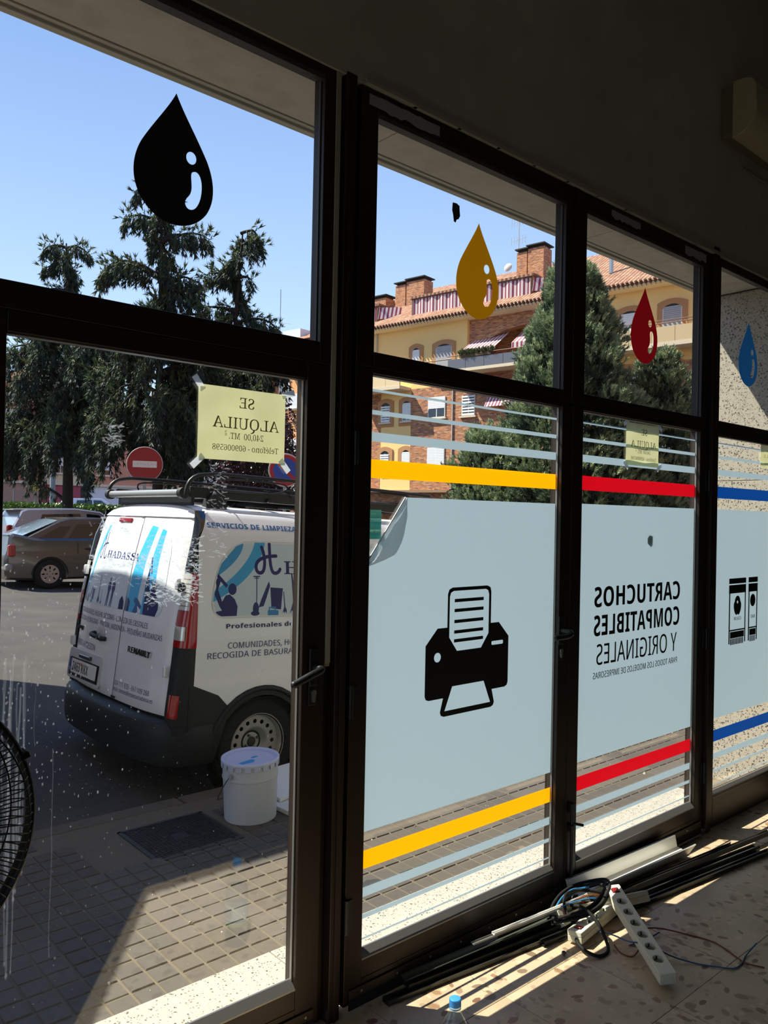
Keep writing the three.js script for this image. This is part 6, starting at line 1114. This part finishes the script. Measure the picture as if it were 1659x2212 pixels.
  // balconies
  W('balcony_slab', [bx(-7.6, -3.55, 8.62, 8.8, 0, 1.0), bx(-.45, 6.2, 9.15, 9.3, 0, 1.0), bx(6.2, 15.5, 9.2, 9.38, 0, 1.0)], M.conc);
  for (let k = 0; k < 4; k++) W('balcony_panel', bx(-7.55 + k * 1.0, -7.55 + k * 1.0 + .98, 8.8, 9.62, .9, .98), S(0xdcc39a, .85));
  for (let k = 0; k < 6; k++) W('balcony_panel', bx(-.4 + k * 1.1, -.4 + k * 1.1 + 1.08, 9.3, 9.82, .92, .98), S(0x6a6a70, .4, { metalness: .3 }));
  for (let k = 0; k < 9; k++) W('balcony_panel', bx(6.25 + k * 1.02, 6.25 + k * 1.02 + 1.0, 9.38, 10.05, .92, .99), S(0xc9b088, .85));
  W('balcony_rail', [rod([-.45, 10.0, .95], [6.2, 10.0, .95], .025, 6), rod([6.2, 10.2, .95], [15.4, 10.2, .95], .025, 6), rod([6.2, 10.32, .95], [15.4, 10.32, .95], .02, 6), rod([-2.4, 9.95, .6], [-.45, 9.95, .6], .03, 6)], S(0x7a5a44, .6));
  W('planter_box', bx(.3, 2.2, 9.86, 10.0, .8, 1.0), S(0x5a4a30, .9));
  { const l = []; for (let i = 0; i < 260; i++) l.push([V(rr(.25, 2.3), rr(9.95, 10.15), rr(.8, 1.05)), V(rr(-1, 1), 1, rr(-1, 1)).normalize(), rr(.6, 1.2)]); scatter(b, 'balcony_plants', junTuft, leafM(), l, [[.05, .08, .02], [.16, .17, .05]]); }
  W('awning', [surf(16, 6, (u, v) => [lerp(.35, 2.3, u), lerp(11.25, 10.3, v), lerp(-.65, .75, v), u * 2.3, v]), surf(16, 1, (u, v) => [lerp(.35, 2.3, u), 10.3 - v * .26, .75, u * 2.3, v])], M.stripe);
  W('awning', [surf(16, 6, (u, v) => [lerp(3.2, 6.6, u), lerp(11.3, 10.35, v), lerp(-.65, .7, v), u * 3.6, v]), surf(16, 1, (u, v) => [lerp(3.2, 6.6, u), 10.35 - v * .3, .7, u * 3.6, v])], M.stripe);
  W('lower_awning', surf(10, 4, (u, v) => [lerp(1.6, 3.0, u), lerp(8.0, 7.3, v), lerp(.1, .6, v), u * 1.8, v]), M.stripe);
}
{ // ================= brick house continuing further off
  const b = thing('apartment_building', 'brick house with a red roof and white balcony glimpsed beyond the cedars', 'building', [30.84, 0, -26.72], -1.4068);
  const W = (n, g, m, s) => mesh(b, n, s ? uvScale(MG([].concat(g)), s) : g, m);
  W('brick_wall', [bx(-17, -9.2, -3, 12.4, -6, -.2)], M.brick, 1.9); W('pier', [bx(-15.2, -14.7, 2, 12.2, -.2, .3), bx(-12.6, -12.1, 2, 12.2, -.2, .3)], S(0xd9a06a, .9));
  W('roof', surf(10, 4, (u, v) => [lerp(-17.4, -9, u), 12.4 + v * 1.6, .6 - v * 3.6, u * 3, v]), M.roof); W('roof_back', surf(2, 2, (u, v) => [lerp(-17.4, -9, u), 14 - v * 1.6, -3 - v * 3.4, u * 3, v]), M.roof);
  W('roof_store', bx(-14.3, -12.7, 12.6, 13.4, -1.6, -.4), S(0xd6dbe0, .7)); W('gable', ext(poly([[-12.6, 12.6], [-9.2, 12.6], [-9.2, 14.6]]), .3).translate(0, 0, -1), S(0xd8ab8c, .9));
  for (let k = 0; k < 4; k++) { W('balcony_slab', bx(-13.0, -9.4, 2.6 + k * 2.75, 2.75 + k * 2.75, -.2, 1.0), S(0xe8e2da, .8)); W('balcony_panel', bx(-12.9, -9.5, 2.75 + k * 2.75, 3.5 + k * 2.75, .9, 1.0), S(0xd9d7da, .8)); win(b, -13.8, 3.4 + k * 2.75, 1.0, 1.2, -.19, { shut: .6 }); win(b, -11.0, 2.9 + k * 2.75, 1.2, 1.8, -.19, { shut: .5 }); }
  W('antenna', [rod([-15.2, 12.5, -1], [-15.2, 16.4, -1], .025, 5), rod([-15.2, 14.2, -1], [-14.2, 14.0, -1], .015, 4), rod([-15.0, 14.0, -1], [-15.0, 14.5, -1], .015, 4)], S(0x8d8d90, .5));
}
function house(label, x0, x1, z, storeys, cols, o = {}) {
  const b = thing('apartment_building', label, 'building', [x0, 0, z]), L = x1 - x0;
  mesh(b, 'ground_floor', bx(0, L, -2, 3.5, -8, .02), S(cols[0], .9)); mesh(b, 'wall', bx(0, L, 3.5, 3.5 + storeys * 2.8, -8, 0), S(cols[1], .9));
  mesh(b, 'cornice', bx(-.1, L + .1, 3.45, 3.62, 0, .2), S(0xd9cdb8, .9)); mesh(b, 'parapet', bx(-.1, L + .1, 3.5 + storeys * 2.8, 3.9 + storeys * 2.8, -8.1, .15), S(cols[2], .9));
  for (let k = 0; k < storeys; k++) for (let i = 0; i < Math.floor(L / 2.6); i++) { win(b, 1.3 + i * 2.6, 4.3 + k * 2.8, 1.1, 1.4, .01, { shut: rr(.3, 1), sill: S(0xd9cdb8, .9) }); if (o.balc && i % 2 === 0) { mesh(b, 'balcony', [bx(.5 + i * 2.6, 2.2 + i * 2.6, 4.0 + k * 2.8, 4.12 + k * 2.8, 0, .9), bx(.5 + i * 2.6, 2.2 + i * 2.6, 4.12 + k * 2.8, 4.95 + k * 2.8, .82, .88)], S(cols[2], .8)); } }
  if (o.doors) for (const d of o.doors) { const g = new THREE.Group(); g.name = 'shop_door'; b.add(g); mesh(g, 'door_frame', [bx(d - .55, d - .4, -.5, 2.0, .02, .1), bx(d + .4, d + .55, -.5, 2.0, .02, .1), bx(d - .55, d + .55, 1.9, 2.05, .02, .1)], S(0x4fa3d6, .7)); mesh(g, 'door_leaf', bx(d - .4, d + .4, -.5, 1.9, .02, .05), S(0x4a5258, .5)); }
  if (o.vault) mesh(b, 'vault', (() => { const s = new THREE.Shape(); s.absarc(o.vault, 3.5 + storeys * 2.8, 1.5, 0, PI); return ext(s, 8, 0, 14).translate(0, 0, -8); })(), S(0xb96a48, .9));
  if (o.dish) for (const d of o.dish) mesh(b, 'satellite_dish', [new THREE.SphereGeometry(.42, 14, 8, 0, 6.28, 0, .9).rotateX(1.2).translate(d, 5.2 + storeys * 2.8, -1), rod([d, 3.9 + storeys * 2.8, -1], [d, 5.2 + storeys * 2.8, -1], .03, 5)], S(0xc8c6c6, .6));
  return b;
}
house('red brick house with a rounded roof gable at the far left behind the cedars', 13.2, 18.9, -56, 2, [0xa88a7a, 0xb5705a, 0xc78a74], { vault: 4.3, dish: [2.9, 3.6] });
house('salmon and cream house with a dark pink ground floor behind the left cedar', 19.4, 22.2, -57, 3, [0xa85460, 0xd9c6a4, 0xc9765f], { dish: [2.0] });
house('salmon house with a white ground floor and blue doors behind the cedars', 22.6, 31.3, -57, 2, [0xdfe3ea, 0xcf9178, 0xd8755c], { doors: [1.7, 3.2], dish: [5.8] });
house('cream house with white balconies between the middle and right cedars', 31.8, 40.5, -58, 3, [0xc9b9a0, 0xe3d6bd, 0xe6e2dc], { balc: 1 });
renderer.render(scene, camera);
